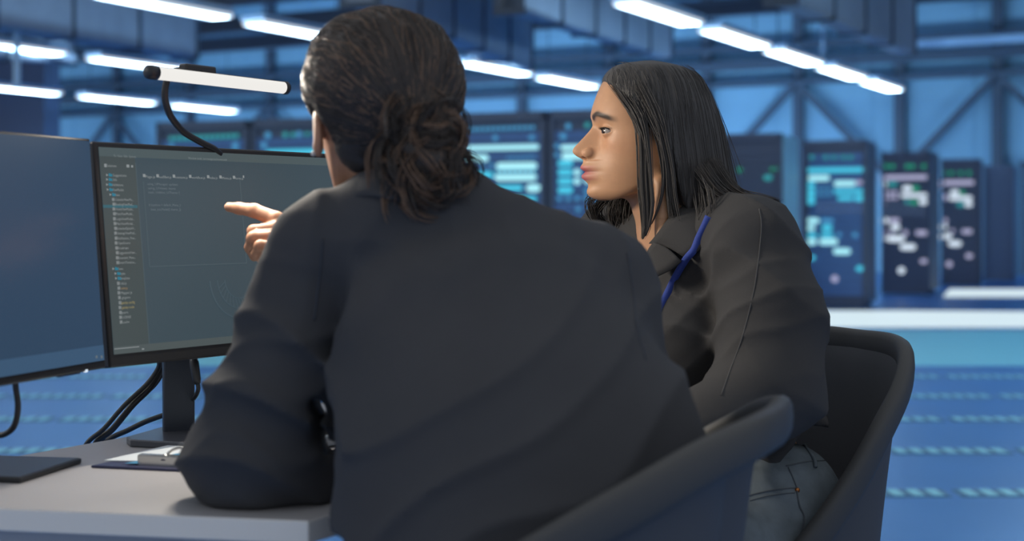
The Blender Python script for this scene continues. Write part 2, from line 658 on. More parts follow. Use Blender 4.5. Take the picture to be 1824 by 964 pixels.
# pale blue cable tray along the far wall, and the hanging posts
tr = MB().box(AB(26.6, -2.2, 4.27), (0.25, 7.6, 0.13), (A, B, Z))
tag(tr.build('cable_tray', M_RAIL, bevel=0.01), 'pale blue cable tray hung along the far wall at upper right', 'cable tray')
pp = P(30, 50, 17.0)
hp = thing('hanging_post', 'pale metal post hanging from the roof at far left between two lights', 'post', pp)
MB().box(pp - Z * 0.36, (0.07, 0.07, 0.74)).build('post', M_RAIL, hp, bevel=0.01)
MB().box((pp.x, pp.y, (pp.z + 7.2) / 2), (0.03, 0.03, 7.2 - pp.z)).build('rod', M_STEEL, hp)
pp = P(1466, 95, 20.0)
MBp = MB().tube([pp, (pp.x, pp.y, 7.2)], 0.022, 8)
tag(MBp.build('hanging_rod', M_RAIL), 'thin pale rod hanging from the roof over the right light row', 'rod')


# ------------------------------------------------------------------ server racks
def plane_hit(px, py, o, n):
    d = Vector(((px - CX) / FPX, 1.0, -(py - HZ) / FPX))
    c = Vector((0, 0, CAMZ))
    t = (Vector(o) - c).dot(n) / d.dot(n)
    return c + d * t


def rack(x0, x1, Y0, Y1, h, leds, label, group, front=M_RACKBLUE, side=M_RACK, depth=0.9, dots=None, pale=False):
    """front edge from pixel column x0 at distance Y0 to x1 at Y1; leds = (px, py, w px, h px, colour)"""
    p0 = Vector(((x0 - CX) / FPX * Y0, Y0, 0)); p1 = Vector(((x1 - CX) / FPX * Y1, Y1, 0))
    U = (p1 - p0); w = U.length; U.normalize()
    N = Vector((U.y, -U.x, 0))                      # towards the camera side
    if N.y > 0: N = -N
    c = (p0 + p1) / 2
    r = thing('server_rack', label, 'server rack', c, group)
    ax = (U, -N, Z)
    MB().box(c - N * (depth / 2) + Z * (h / 2 + 0.03), (w * 0.985, depth, h - 0.06), ax).build('cabinet', side, r, bevel=0.012)
    fr = MB()
    fw = 0.045
    for sx in (-1, 1):
        fr.box(c + U * (sx * (w * 0.985 - fw) / 2) + N * 0.012 + Z * (h / 2), (fw, 0.035, h), ax)
    fr.box(c + N * 0.012 + Z * (h - 0.04), (w * 0.985, 0.035, 0.08), ax)
    fr.box(c + N * 0.012 + Z * 0.06, (w * 0.985, 0.035, 0.10), ax)
    fr.build('door_frame', M_RACK, r)
    un = MB()
    k = int((h - 0.3) / 0.089)
    for i in range(k):                              # the stacked units behind the door
        zz = 0.16 + i * 0.089
        un.box(c + N * 0.006 + Z * (zz + 0.04), (w * 0.985 - 2 * fw - 0.01, 0.012, 0.078), ax)
    un.build('server_units', front, r)
    for sx in (-1, 1):
        for sy in (0.1, depth - 0.1):
            MB().lathe([(0.025, 0), (0.02, 0.05)], c + U * (sx * (w / 2 - 0.08)) - N * sy, 10).build('foot', M_STEEL, r)
    if pale:
        MB().box(c + U * (w / 2 + 0.008) - N * (depth / 2) + Z * (h / 2 + 0.02), (0.02, depth * 0.98, h - 0.06), ax).build('side_panel', M_RACKPALE, r)
    o = c + N * 0.02
    for (px, py, wp, hp, col) in leds:
        q = plane_hit(px, py, o, N)
        s = q.y / FPX
        b = MB()
        W, H = max(wp, 1) * s / max(abs(U.x), 0.3), hp * s
        if abs(wp - hp) < 2:                        # a round lamp
            b.lathe([(H / 2, -0.004), (H / 2, 0.004), (H * 0.3, 0.006)], q, 12, (U, Z, N))
        else:
            rr = min(W, H) / 2
            n = 6
            poly = []
            for (cx, a0) in ((W / 2 - rr, -90), (-W / 2 + rr, 90)):
                for i in range(n + 1):
                    a = R(a0 + 180 * i / n)
                    poly.append((cx + rr * math.cos(a), rr * math.sin(a)))
            vs = [q + U * x + Z * y + N * d for d in (-0.004, 0.006) for x, y in poly]
            m = len(poly)
            b.add(vs, [tuple(range(m, 2 * m))] + [(i, (i + 1) % m, m + (i + 1) % m, m + i) for i in range(m)])
        b.build(LEDN[col], LED[col], r)
    return r


# the long row behind the people: front line rises to the right
def rowY(px):
    pA, pB = Vector((-3.49, 14.0)), Vector((0.67, 12.3))
    k = (px - CX) / FPX
    d = pB - pA
    t = (k * pA.y - pA.x) / (d.x - k * d.y)
    return (pA + d * t).y


def dotrow(xa, xb, y0, y1, n, d, col):
    return [(xa + (xb - xa) * i / (n - 1), y0 + (y1 - y0) * i / (n - 1), d, d, col) for i in range(n)]


def colcells(x, ys, w, h, col):
    return [(x, y, w, h, col) for y in ys]


low = []
rows_c = [(820, 'A'), (990, 'B')]
Lr3 = (dotrow(826, 949, 231, 227, 14, 8, 'b') + [(820, 247, 9, 9, 'b'), (882, 246, 10, 10, 'b'), (947, 245, 10, 10, 'b')] +
       [(892, 263, 134, 9, 'i'), (846, 282, 48, 12, 'i'), (920, 296, 72, 13, 'i'), (858, 295, 8, 8, 'b'), (875, 294, 8, 8, 'b'), (918, 316, 74, 12, 'i'), (848, 312, 60, 12, 'c'),
        (950, 335, 24, 14, 'i'), (905, 335, 50, 10, 'c'), (850, 335, 50, 10, 'i')] +
       [(920, 355, 70, 10, 'c'), (850, 357, 50, 9, 'b')] + dotrow(905, 950, 281, 279, 7, 5, 'b') + dotrow(885, 950, 306, 305, 8, 5, 'c') + dotrow(835, 950, 380, 379, 9, 8, 'b'))
Lr4 = ([(1012, 225, 11, 11, 'b'), (1046, 223, 10, 10, 't'), (1003, 243, 12, 12, 'b'), (1075, 241, 11, 11, 'b'), (1062, 262, 125, 9, 'i'), (1025, 278, 48, 13, 'i'), (1110, 280, 70, 12, 'i')] +
       colcells(1007, (291, 307, 323, 339), 26, 11, 'c') + colcells(1028, (307, 323), 13, 12, 'i') + [(1050, 322, 18, 10, 'i'), (1045, 340, 10, 10, 'b')] +
       dotrow(996, 1140, 354, 352, 10, 9, 'b') + [(992, 260, 8, 9, 'b'), (992, 276, 8, 9, 'b')] + dotrow(1030, 1140, 373, 371, 6, 9, 'b') + [(1090, 300, 60, 10, 'c')])
Lr0 = (dotrow(305, 421, 247, 242, 13, 9, 't') + [(305, 261, 10, 10, 'b'), (419, 260, 13, 13, 'b'), (365, 276, 130, 9, 'c'), (340, 295, 60, 11, 'c'), (400, 310, 40, 11, 'i')])
Lr1 = ([(477, 241, 12, 12, 'b'), (508, 240, 10, 10, 't'), (522, 240, 9, 9, 't'), (533, 239, 11, 11, 'b'), (547, 239, 8, 8, 't'), (560, 238, 8, 8, 'b'), (470, 259, 12, 12, 'b'),
        (530, 271, 120, 10, 'c'), (500, 290, 60, 11, 'i'), (560, 300, 50, 11, 'c'), (575, 313, 14, 12, 'i'), (586, 330, 12, 10, 'c')])
Lr2 = (dotrow(650, 770, 236, 232, 12, 8, 'b') + [(715, 266, 130, 9, 'i'), (690, 285, 60, 12, 'i'), (740, 300, 60, 12, 'i')])
NM = ['server rack with a teal dotted row, left end of the long row behind the monitors', 'server rack second from the left end of the long row, just left of the ear',
      'server rack of the long row hidden behind the tied back hair', 'bright server rack glowing between the two heads, over the dark shoulder',
      'server rack with cyan cells just left of the woman\'s face']
bounds = [280, 446, 618, 797, 975, 1160]
for i, (L, nm) in enumerate(zip((Lr0, Lr1, Lr2, Lr3, Lr4), NM)):
    rack(bounds[i] + (3 if i else 0), bounds[i + 1], rowY(bounds[i]), rowY(bounds[i + 1]), 2.02, L, nm, 'glowing server racks behind the two people')


def zz(x, y, w, h, c):                     # read off a 2.678 times enlargement of the right background
    return (1224 + x / 2.678, 200 + y / 2.678, w / 2.678, h / 2.678, c)


rack(1268, 1394, 15.65, 15.40, 2.0, [zz(250, 275, 22, 22, 'g'), zz(385, 312, 40, 26, 't'), zz(405, 272, 18, 18, 'g'), zz(430, 270, 16, 16, 'g')],
     'dark server rack with green lights behind the woman\'s shoulder, pale side', 'tall racks at right', front=M_RACK, pale=True, depth=1.15)
L1 = [zz(x, 215, 22, 22, 't') for x in (595, 660, 700, 745, 780)] + [zz(710, 276, 270, 22, 'c'), zz(628, 314, 95, 26, 'i'), zz(752, 340, 95, 26, 'i')]
L1 += [zz(588, y, 40, 24, 'c') for y in (345, 375, 402, 428)] + [zz(x, y, 18, 18, 'b') for x in (625, 652, 680) for y in (365, 393)]
L1 += [zz(772, 377, 135, 20, 'c'), zz(755, 410, 70, 20, 'c'), zz(825, 410, 50, 28, 'c'), zz(820, 335, 30, 18, 'l')]
L1 += [zz(x, y, 16, 16, 'f') for x in range(630, 840, 34) for y in (440, 470)]
L1 += [zz(600, 518, 55, 26, 'i'), zz(668, 518, 55, 22, 'b'), zz(586, 552, 42, 26, 'i'), zz(667, 552, 46, 28, 'c'), zz(590, 587, 55, 20, 'c'), zz(667, 587, 55, 20, 'c'),
       zz(725, 585, 22, 22, 'b'), zz(800, 585, 24, 24, 'b'), zz(592, 618, 48, 28, 'i'), zz(674, 618, 82, 28, 'i'), zz(738, 664, 76, 28, 'i'), zz(829, 746, 42, 24, 'c'),
       zz(704, 795, 32, 32, 'l'), zz(598, 695, 22, 60, 'c')]
rack(1432, 1545, 17.0, 16.73, 2.0, L1, 'blue server rack with bright cyan cells right of the black sleeve', 'tall racks at right')
L2 = [zz(x, 258, 22, 22, 'g') for x in (950, 980, 1050, 1075, 1128)] + [zz(1038, 311, 215, 20, 'l'), zz(938, 343, 26, 34, 'w'), zz(980, 343, 40, 22, 't'), zz(1050, 364, 42, 26, 'w'), zz(1090, 364, 32, 26, 'g')]
L2 += [zz(x, y, 22, 20, 'l') for x in (940, 967, 994) for y in (384, 408)] + [zz(1085, 397, 118, 20, 'w'), zz(1050, 427, 22, 22, 't'), zz(1082, 430, 30, 24, 'g'), zz(1128, 427, 40, 26, 'w'), zz(936, 434, 20, 20, 'l')]
L2 += [zz(942, 517, 36, 26, 'w'), zz(988, 517, 46, 22, 'l'), zz(993, 548, 38, 28, 'w'), zz(936, 548, 20, 20, 'l'), zz(938, 603, 26, 26, 'w'), zz(996, 604, 74, 28, 'w'), zz(940, 577, 24, 18, 'l'), zz(977, 577, 18, 18, 'l'),
       zz(1040, 576, 24, 24, 'l'), zz(1118, 576, 50, 22, 'l'), zz(1053, 643, 66, 28, 'w'), zz(1130, 711, 34, 20, 'l'), zz(1022, 755, 32, 32, 'w'), zz(934, 665, 16, 24, 'l'), zz(934, 705, 16, 24, 'l')]
L2 += [zz(x, y, 14, 14, 'f') for x in range(950, 1150, 34) for y in (450, 480)]
rack(1570, 1658, 20.1, 19.82, 2.0, L2, 'dark server rack with white and green lights, middle one of three at right', 'tall racks at right', front=M_RACK)
L3 = [zz(x, 290, 20, 20, 'g') for x in (1225, 1260, 1305, 1345)] + [zz(1285, 336, 150, 20, 'l'), zz(1217, 358, 20, 30, 'l'), zz(1276, 383, 38, 24, 'w'), zz(1312, 383, 26, 24, 'g'), zz(1304, 410, 100, 20, 'w'), zz(1226, 405, 26, 30, 'l'),
      zz(1304, 440, 30, 24, 't'), zz(1342, 438, 34, 26, 'w'), zz(1230, 517, 24, 24, 'l'), zz(1222, 546, 34, 24, 'w'), zz(1232, 592, 55, 26, 'w'), zz(1266, 566, 16, 22, 'l'), zz(1335, 569, 45, 20, 'l'), zz(1277, 627, 56, 26, 'w'),
      zz(1345, 686, 30, 22, 'l'), zz(1250, 725, 24, 28, 'l')]
rack(1676, 1748, 22.5, 22.29, 2.0, L3, 'dark server rack with white lights, furthest of the three at right', 'tall racks at right', front=M_RACK)
rack(1752, 1806, 24.0, 23.8, 1.95, [], 'plain dark cabinet right of the furthest lit server rack', 'tall racks at right', front=M_RACK)
rack(-140, 82, 33.5, 32.0, 4.75, [], 'very tall dark cabinet far behind the left monitor', None, front=M_RACK, depth=0.5)
bpy.data.objects['server_rack']['group'] = 'glowing server racks behind the two people'

# blue flood lamps added out of sight behind the racks to brighten the far wall
def fill_floodlight(s, t, label):
    c = AB(s, t, 0.0)
    r = thing('fill_floodlight', label, 'fill_floodlight', c, 'added blue flood lamps brightening the far wall')
    aim = (A * 1.0 + Z * 0.95).normalized()
    ax = (B, aim.cross(B).normalized(), aim)
    h = c + Z * 0.26
    MB().box(h, (0.8, 0.16, 0.10), ax).build('housing', M_STEEL, r, bevel=0.01)
    st = MB()
    for q in (-0.3, 0.3):
        st.bar(c + B * q, h + B * q, 0.04, 0.03)
    st.build('bracket', M_STEEL, r)
    ld = bpy.data.lights.new('flood_lamp', 'AREA')
    ld.shape = 'RECTANGLE'
    ld.size, ld.size_y = 0.75, 0.12
    ld.energy = FLOOD_W
    ld.color = (0.42, 0.68, 1.0)
    lo = bpy.data.objects.new('lamp', ld)
    COL.objects.link(lo)
    zx = -aim
    lo.rotation_euler = Matrix((B, zx.cross(B), zx)).transposed().to_euler()
    lo.location = h + aim * 0.06
    attach(lo, r)


for t in (-33, -28.5, -24, -19.5, -15, -11.5, -8.2, 0.5):
    fill_floodlight(22.6, t, 'added hidden blue flood bar behind the server racks, aimed at the far wall')

# the pale door with a dark frame at the right edge
dq = AB(WALL_S - 0.3, -4.25, 0)
dr = thing('door_1', None, None, dq)
dr['kind'] = 'structure'
db = MB()
db.box(dq + Z * 1.0 + B * 0.62, (0.08, 1.05, 2.0), (A, B, Z)).build('door_leaf', M_RACKPALE, dr)
df = MB()
for tt in (0.05, 1.2):
    df.box(dq + Z * 1.02 + B * tt, (0.12, 0.10, 2.06), (A, B, Z))
df.box(dq + Z * 2.06 + B * 0.62, (0.12, 1.3, 0.10), (A, B, Z))
df.build('door_frame', M_STEEL, dr)


# ------------------------------------------------------------------ glowing sheets standing in for bright glare on the floor
def floor_pt(px, py):
    Y = CAMZ * FPX / (py - HZ)
    return ((px - CX) / FPX * Y, Y)


def floor_glare(pts, label, s, watts):
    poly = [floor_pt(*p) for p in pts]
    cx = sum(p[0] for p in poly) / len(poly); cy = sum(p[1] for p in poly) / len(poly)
    r = thing('floor_glare_sheet', label, 'floor glare', (cx, cy, 0), 'glowing glare sheets on the floor')
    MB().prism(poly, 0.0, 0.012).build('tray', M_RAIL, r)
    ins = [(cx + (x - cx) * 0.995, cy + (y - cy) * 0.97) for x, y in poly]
    MB().prism(ins, 0.012, 0.02).build('diffuser', s, r)  # glowing face of the sheet standing in for floor glare
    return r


G_FLOORGLARE = glow('floor_glare_glow', (0.66, 0.80, 0.86, 1), 1.0)
floor_glare([(1440, 586), (2100, 586), (2100, 560), (1600, 556), (1440, 556)], 'long glowing sheet standing in for white glare on the floor behind the right chair', G_FLOORGLARE, 0)
floor_glare([(1680, 531), (2050, 531), (2050, 517), (1690, 517)], 'shorter glowing sheet standing in for white glare on the floor beyond the server racks', G_FLOORGLARE, 0)

# paler band laid over the floor, its reflected brightness put into the colour
M_SHEEN = mat('floor_sheen_pale', (0.30, 0.84, 1.0, 1), rough=0.4)
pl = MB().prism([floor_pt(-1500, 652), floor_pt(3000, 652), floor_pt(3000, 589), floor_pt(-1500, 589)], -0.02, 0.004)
tag(pl.build('floor_sheen', M_SHEEN), kind='structure')

# ------------------------------------------------------------------ perforated tiles of the raised floor
def floor_grille(x0, Yc, label, group):
    r = MB()
    w, d = 0.54, 0.12
    r.box((x0 + w / 2, Yc, 0.002), (w + 0.02, d + 0.02, 0.004), mi=1)
    n = 7
    for i in range(n):
        cx = x0 + (i + 0.5) * w / n
        r.box((cx, Yc, 0.006), (w / n * 0.52, d, 0.006), mi=0)
    o = r.build('floor_grille', [M_GRILLE, M_GRBASE], origin=(x0 + w / 2, Yc, 0))
    return tag(o, label, 'floor grille', group)


RN = ['nearest', 'second', 'third', 'fourth', 'furthest']
for i, py in enumerate((880, 805, 748, 707, 672)):
    Yc = CAMZ * FPX / (py - HZ)
    for k in range(-14, 14):
        x0 = 1.77 + 0.6 * k
        pxa, pxb = CX + x0 / Yc * FPX, CX + (x0 + 0.54) / Yc * FPX
        if pxb > 1540 and pxa < 1900:
            floor_grille(x0, Yc, 'slotted pale blue floor tile at right, in the %s row beyond the chairs' % RN[i], 'slotted floor tiles at right, %s row' % RN[i])
        elif pxa < 380 and pxb > -60 and i >= 1:
            floor_grille(x0, Yc, 'slotted pale blue floor tile at left, in the %s row behind the desk' % RN[i], 'slotted floor tiles at left, %s row' % RN[i])
# ------------------------------------------------------------------ desk
M_DESK = mat('desk_laminate', (0.40, 0.395, 0.41, 1), rough=0.5, noise=0.03, nscale=6)
M_EDGE = mat('desk_edge', (0.80, 0.78, 0.74, 1), rough=0.55)
M_PANEL = mat('desk_panel', (0.42, 0.43, 0.46, 1), rough=0.6)
M_BLACK = mat('black_plastic', (0.022, 0.024, 0.027, 1), rough=0.42)
M_BEZEL = mat('bezel', (0.018, 0.019, 0.021, 1), rough=0.35)
M_GUN = mat('gunmetal', (0.045, 0.055, 0.075, 1), rough=0.35, metal=0.3)
M_BASE = mat('stand_base_metal', (0.10, 0.105, 0.12, 1), rough=0.35, metal=0.4)
M_CHROME = mat('chrome', (0.55, 0.55, 0.53, 1), rough=0.25, metal=1.0)
M_PAPER = mat('paper', (0.72, 0.78, 0.82, 1), rough=0.7)
M_PAPERBLUE = mat('paper_blue_band', (0.06, 0.27, 0.47, 1), rough=0.6)
M_CLIP = mat('clipboard_navy', (0.020, 0.024, 0.075, 1), rough=0.45)
M_CABLE = mat('cable_rubber', (0.020, 0.022, 0.025, 1), rough=0.45)
M_TABLET = mat('tablet_dark', (0.030, 0.038, 0.055, 1), rough=0.4)

TOPZ = 0.74
KD = (CAMZ - TOPZ) * FPX


def desk_pt(px, py, z=TOPZ):
    Y = (CAMZ - z) * FPX / (py - HZ)
    return ((px - CX) / FPX * Y, Y)


FC = desk_pt(549, 928)
desk_poly = [FC, desk_pt(632, 905), (-0.150, 1.86), (-0.135, 2.62), (-0.315, 2.84), desk_pt(0, 818), (-1.18, 1.98), (-1.18, FC[1] + (-1.18 - FC[0]) * (desk_pt(0, 906)[1] - FC[1]) / (desk_pt(0, 906)[0] - FC[0]))]
dk = thing('desk', 'pale grey laminate desk under the monitors, with its bent sleeve corner at front', 'desk', (-0.55, 1.95, 0))
dk['label'] = 'pale grey laminate desk carrying the monitors'
dt = MB().prism(desk_poly, TOPZ - 0.028, TOPZ)
dt.mi[2:] = [1] * (len(dt.mi) - 2)
dt.build('desktop', [M_DESK, M_EDGE], dk, bevel=0.002)
cxd, cyd = -0.55, 2.0
pan = [(-0.275, 1.745), (-1.14, 1.885), (-1.14, 1.905), (-0.275, 1.765)]
MB().prism(pan, TOPZ - 0.16, TOPZ - 0.028).build('apron', M_PANEL, dk)
for (lx, ly) in ((-0.30, 1.80), (-0.26, 2.55), (-0.72, 2.06), (-1.12, 1.95)):
    MB().box((lx, ly, (TOPZ - 0.028) / 2), (0.05, 0.05, TOPZ - 0.028)).build('leg', M_PANEL, dk, bevel=0.004)


# ------------------------------------------------------------------ monitors
def glow_screen(name, col, rough=0.25):
    m = bpy.data.materials.new(name)
    m.use_nodes = True
    b = m.node_tree.nodes['Principled BSDF']
    b.inputs['Base Color'].default_value = (0.008, 0.008, 0.009, 1)
    b.inputs['Roughness'].default_value = rough
    b.inputs['Specular IOR Level'].default_value = 0.35
    b.inputs['Emission Color'].default_value = col
    b.inputs['Emission Strength'].default_value = 1.0
    return m


S_EDITOR = glow_screen('screen_editor', (0.042, 0.066, 0.082, 1))
S_SIDE = glow_screen('screen_sidebar', (0.050, 0.066, 0.068, 1))
S_BAR = glow_screen('screen_title', (0.066, 0.092, 0.098, 1))
S_STATUS = glow_screen('screen_status', (0.068, 0.086, 0.088, 1))
S_LEFT = glow_screen('screen_plain', (0.026, 0.056, 0.104, 1))
S_LEFTBAR = glow_screen('screen_plain_bar', (0.040, 0.088, 0.160, 1))
T_GREY = glow_screen('text_grey', (0.235, 0.26, 0.265, 1))
T_DIM = glow_screen('text_dim', (0.12, 0.15, 0.17, 1))
T_CYAN = glow_screen('icon_cyan', (0.02, 0.17, 0.25, 1))
T_MID = glow_screen('text_mid', (0.17, 0.20, 0.21, 1))
T_AMBER = glow_screen('text_amber', (0.30, 0.25, 0.11, 1))
T_RUST = glow_screen('text_rust', (0.30, 0.20, 0.10, 1))
T_LINE = glow_screen('panel_line', (0.062, 0.09, 0.105, 1))
T_EMBLEM = glow_screen('emblem_dim', (0.050, 0.076, 0.094, 1))
T_HILITE = glow_screen('row_highlight', (0.03, 0.11, 0.14, 1))


class Screen:
    """local frame of a monitor: u to the right, v up, n out of the glass; o = lower left corner of the glass"""

    def __init__(self, lx, ltop, lbot, Yl, rx, rtop, rbot, tilt=0.0):
        a = P(lx[0], ltop, Yl); b = P(lx[1], lbot, Yl)
        self.h = 0.335


def make_monitor(name, label, p_bl, yaw, tilt, W, H, mat_screen, group):
    """p_bl: world point of the lower left outer corner; yaw: direction of the width in plan"""
    u = Vector((math.cos(yaw), math.sin(yaw), 0))
    n0 = Vector((math.sin(yaw), -math.cos(yaw), 0))
    n = (n0 * math.cos(tilt) + Z * math.sin(tilt)).normalized()
    v = n.cross(u).normalized()
    fr = dict(o=Vector(p_bl), u=u, v=v, n=n, W=W, H=H)
    r = thing(name, label, 'monitor', p_bl + u * (W / 2), group)
    ax = (u, v, n)
    c = Vector(p_bl) + u * (W / 2) + v * (H / 2)
    MB().box(c - n * 0.011, (W, H, 0.022), ax).build('housing', M_BEZEL, r, bevel=0.003)
    MB().box(c - n * 0.034 , (W * 0.6, H * 0.62, 0.028), ax).build('rear_bulge', M_BLACK, r, bevel=0.01)
    return r, fr


def on_screen(fr, px, py, lift=0.0):
    q = plane_hit(px, py, fr['o'] + fr['n'] * lift, fr['n'])
    d = q - fr['o']
    return d.dot(fr['u']), d.dot(fr['v'])


def quad(mb, fr, x0, y0, x1, y1, d0, d1, mi=0):
    o, u, v, n = fr['o'], fr['u'], fr['v'], fr['n']
    mb.box(o + u * ((x0 + x1) / 2) + v * ((y0 + y1) / 2) + n * ((d0 + d1) / 2), (abs(x1 - x0), abs(y1 - y0), d1 - d0), (u, v, n), mi)


# main monitor
YL = 2.07
p_bl = P(196, 656, YL)
MW, MH = 0.535, 0.334
YAW_M = R(55.0)
TILT_M = R(6.5)
r_main, F1 = make_monitor('monitor', 'monitor showing a code editor, under the glowing light bar', p_bl, YAW_M, TILT_M, MW, MH, S_EDITOR, 'monitors on the desk')
BZ = 0.0085
sc_o = MB()
quad(sc_o, F1, BZ, 0.019, MW - BZ, MH - BZ, 0.0, 0.0006)
screen1 = sc_o.build('screen', S_EDITOR, r_main)
# bands and lines of the editor window
xs = on_screen(F1, 250, 420)[0]
pn = MB(); quad(pn, F1, BZ, 0.030, xs, MH - 0.022, 0.0006, 0.0009); pn.build('sidebar', S_SIDE, screen1)
pn = MB(); quad(pn, F1, BZ, MH - 0.022, MW - BZ, MH - BZ, 0.0006, 0.0009); pn.build('title_bar', S_BAR, screen1)
pn = MB(); quad(pn, F1, BZ, 0.019, MW - BZ, 0.030, 0.0006, 0.0009); pn.build('status_bar', S_STATUS, screen1)
ln = MB()
x0, ya = on_screen(F1, 255, 312)
x1, _ = on_screen(F1, 434, 318)
_, yb = on_screen(F1, 265, 476)
x2, yc = on_screen(F1, 438, 470)
quad(ln, F1, xs, 0.03, xs + 0.0012, MH - 0.03, 0.0009, 0.0011)
quad(ln, F1, x2, yb, x2 + 0.0014, ya, 0.0009, 0.0011)
quad(ln, F1, xs + 0.012, yb, x2, yb + 0.0012, 0.0009, 0.0011)
quad(ln, F1, xs + 0.012, yb, xs + 0.0132, ya - 0.01, 0.0009, 0.0011)
ln.build('panel_border', T_LINE, screen1)


def text_mesh(mb, fr, s, px, py, capx, mi=0, width=None):
    """a line of lettering lying on the glass with its left end at pixel (px, py centre)"""
    cu = bpy.data.curves.new('lettering', 'FONT')
    cu.body = s
    cu.size = 1.0
    cu.resolution_u = 2
    ob = bpy.data.objects.new('lettering', cu)
    COL.objects.link(ob)
    dg = bpy.context.evaluated_depsgraph_get()
    dg.update()
    me = bpy.data.meshes.new_from_object(ob.evaluated_get(dg))
    COL.objects.unlink(ob)
    bpy.data.objects.remove(ob)
    if not len(me.vertices): return
    x, y = on_screen(fr, px, py, 0.001)
    x2, _ = on_screen(fr, px + 20, py, 0.001)
    upx = (x2 - x) / 20.0
    _, yt = on_screen(fr, px, py - capx, 0.001)
    size = (yt - y) / 0.70
    co = np.array([v.co[:] for v in me.vertices])
    sx = size
    if width:
        sx = width * upx / (co[:, 0].max() + 1e-6)
    o, u, v, n = fr['o'], fr['u'], fr['v'], fr['n']
    y0 = y - (yt - y) * 0.5
    vs = [o + u * (x + c[0] * sx) + v * (y0 + c[1] * size) + n * 0.0012 for c in co]
    mb.add(vs, [tuple(p.vertices) for p in me.polygons], mi)
    bpy.data.meshes.remove(me)


TREE = [(312, 187, 'd', 'Suggestions', 201, 24, 0), (320, 187, 'd', 'Utils', 199, 9, 0), (329, 187, 'd', 'Validations', 199, 20, 0), (338, 188, 'd', 'ViewModels', 200, 20, 0),
        (347, 193, 'd', 'Base', 204, 9, 0), (355.5, 199, 'f', 'CalendarViewMo...', 205, 33, 0), (364, 200, 'f', 'BookingViewMod...', 205, 33, 0), (372.5, 200, 'f', 'HomeViewModel...', 206, 32, 0),
        (381, 201, 'f', 'MenuViewModel...', 206, 32, 0), (390, 201, 'f', 'LoginViewModel...', 207, 32, 0), (398.5, 202, 'f', 'MainViewModel...', 207, 32, 0), (407, 203, 'f', 'ExtendedSplashV...', 208, 33, 0),
        (415.5, 203, 'f', 'SettingsViewMod...', 209, 33, 0), (424.5, 204, 'f', 'Notifications_View...', 209, 33, 0), (433, 204, 'f', 'OpenSource', 210, 22, 0), (442, 205, 'f', 'Roadmaps', 210, 19, 0),
        (450.5, 206, 'f', 'SuggestionsView...', 211, 32, 0), (459.5, 206, 'f', 'Extended_Menu...', 211, 31, 0), (468, 207, 'f', 'SmartTimeline...', 212, 30, 0),
        (479, 198, 'd', 'Views', 209, 10, 0), (487.5, 202, 'd', 'Styles', 213, 10, 0), (496, 203, 'd', 'Templates', 213, 18, 0), (505, 208, 'f', 'Utils.js', 214, 11, 0), (513.5, 209, 'f', 'index.js', 215, 12, 3),
        (522, 209, 'f', 'Mapper.js', 215, 20, 0), (530.5, 210, 'f', '.gitignore', 216, 16, 0), (539.5, 211, 'f', 'gatsby-config', 216, 24, 2), (548, 211, 'f', 'gatsby-node', 217, 22, 2),
        (557, 212, 'f', 'yarn', 217, 11, 0), (565.5, 212, 'f', 'LICENSE', 218, 15, 0), (574, 213, 'f', '.cache', 218, 12, 0)]
TMATS = [T_GREY, T_CYAN, T_AMBER, T_RUST, S_SIDE]
for (py, ix, kind, s, tx, w, mi) in TREE:
    ft = MB()
    text_mesh(ft, F1, s, tx, py, 4.6, mi, w)
    x, y = on_screen(F1, ix + 3 if kind == 'd' else ix + 2, py)
    if kind == 'd':
        xa, yy = on_screen(F1, ix + 9, py)
        quad(ft, F1, xa - 0.0032, yy - 0.0022, xa + 0.0032, yy + 0.0014, 0.0009, 0.0013, 1)
        quad(ft, F1, xa - 0.0032, yy + 0.0014, xa, yy + 0.0024, 0.0009, 0.0013, 1)
        xb, yb_ = on_screen(F1, ix + 3, py)
        o, u, v, n = F1['o'], F1['u'], F1['v'], F1['n']
        ft.add([o + u * (xb + a) + v * (yb_ + b) + n * 0.0012 for a, b in ((-0.0018, 0.002), (-0.0018, -0.002), (0.0022, 0))], [(0, 1, 2)], 0)
    else:
        quad(ft, F1, x - 0.0022, y - 0.0023, x + 0.0022, y + 0.0023, 0.0009, 0.0012, 0)
        for q in (-0.0012, 0.0010):
            quad(ft, F1, x - 0.0018, y + q - 0.0003, x + 0.0018, y + q + 0.0003, 0.0012, 0.0014, 4)
    ft.build('folder_entry' if kind == 'd' else 'file_entry', TMATS, screen1)
ft = MB()
text_mesh(ft, F1, 'Solutions', 190, 295, 4.6, 0, 17)
x, y = on_screen(F1, 187, 295); quad(ft, F1, x - 0.002, y - 0.0025, x + 0.002, y + 0.0025, 0.0009, 0.0012, 0)
x, y = on_screen(F1, 227, 296); quad(ft, F1, x - 0.0025, y - 0.0022, x + 0.0025, y + 0.0022, 0.0009, 0.0012, 0)
x, y = on_screen(F1, 234, 296); quad(ft, F1, x - 0.0012, y - 0.0022, x + 0.0022, y + 0.0012, 0.0009, 0.0012, 0)
xa, y = on_screen(F1, 203, 622); xb, _ = on_screen(F1, 247, 618)
quad(ft, F1, xa, y - 0.0006, xb, y + 0.0006, 0.0009, 0.0012, 0)
x, y = on_screen(F1, 254, 622); quad(ft, F1, x - 0.002, y - 0.001, x + 0.002, y + 0.001, 0.0009, 0.0012, 0)
hl = MB(); x, y = on_screen(F1, 216, 368); quad(hl, F1, BZ, y - 0.0022, xs - 0.002, y + 0.0022, 0.0009, 0.00095); hl.build('row_highlight', T_HILITE, screen1)
ft.build('sidebar_heading', TMATS, screen1)

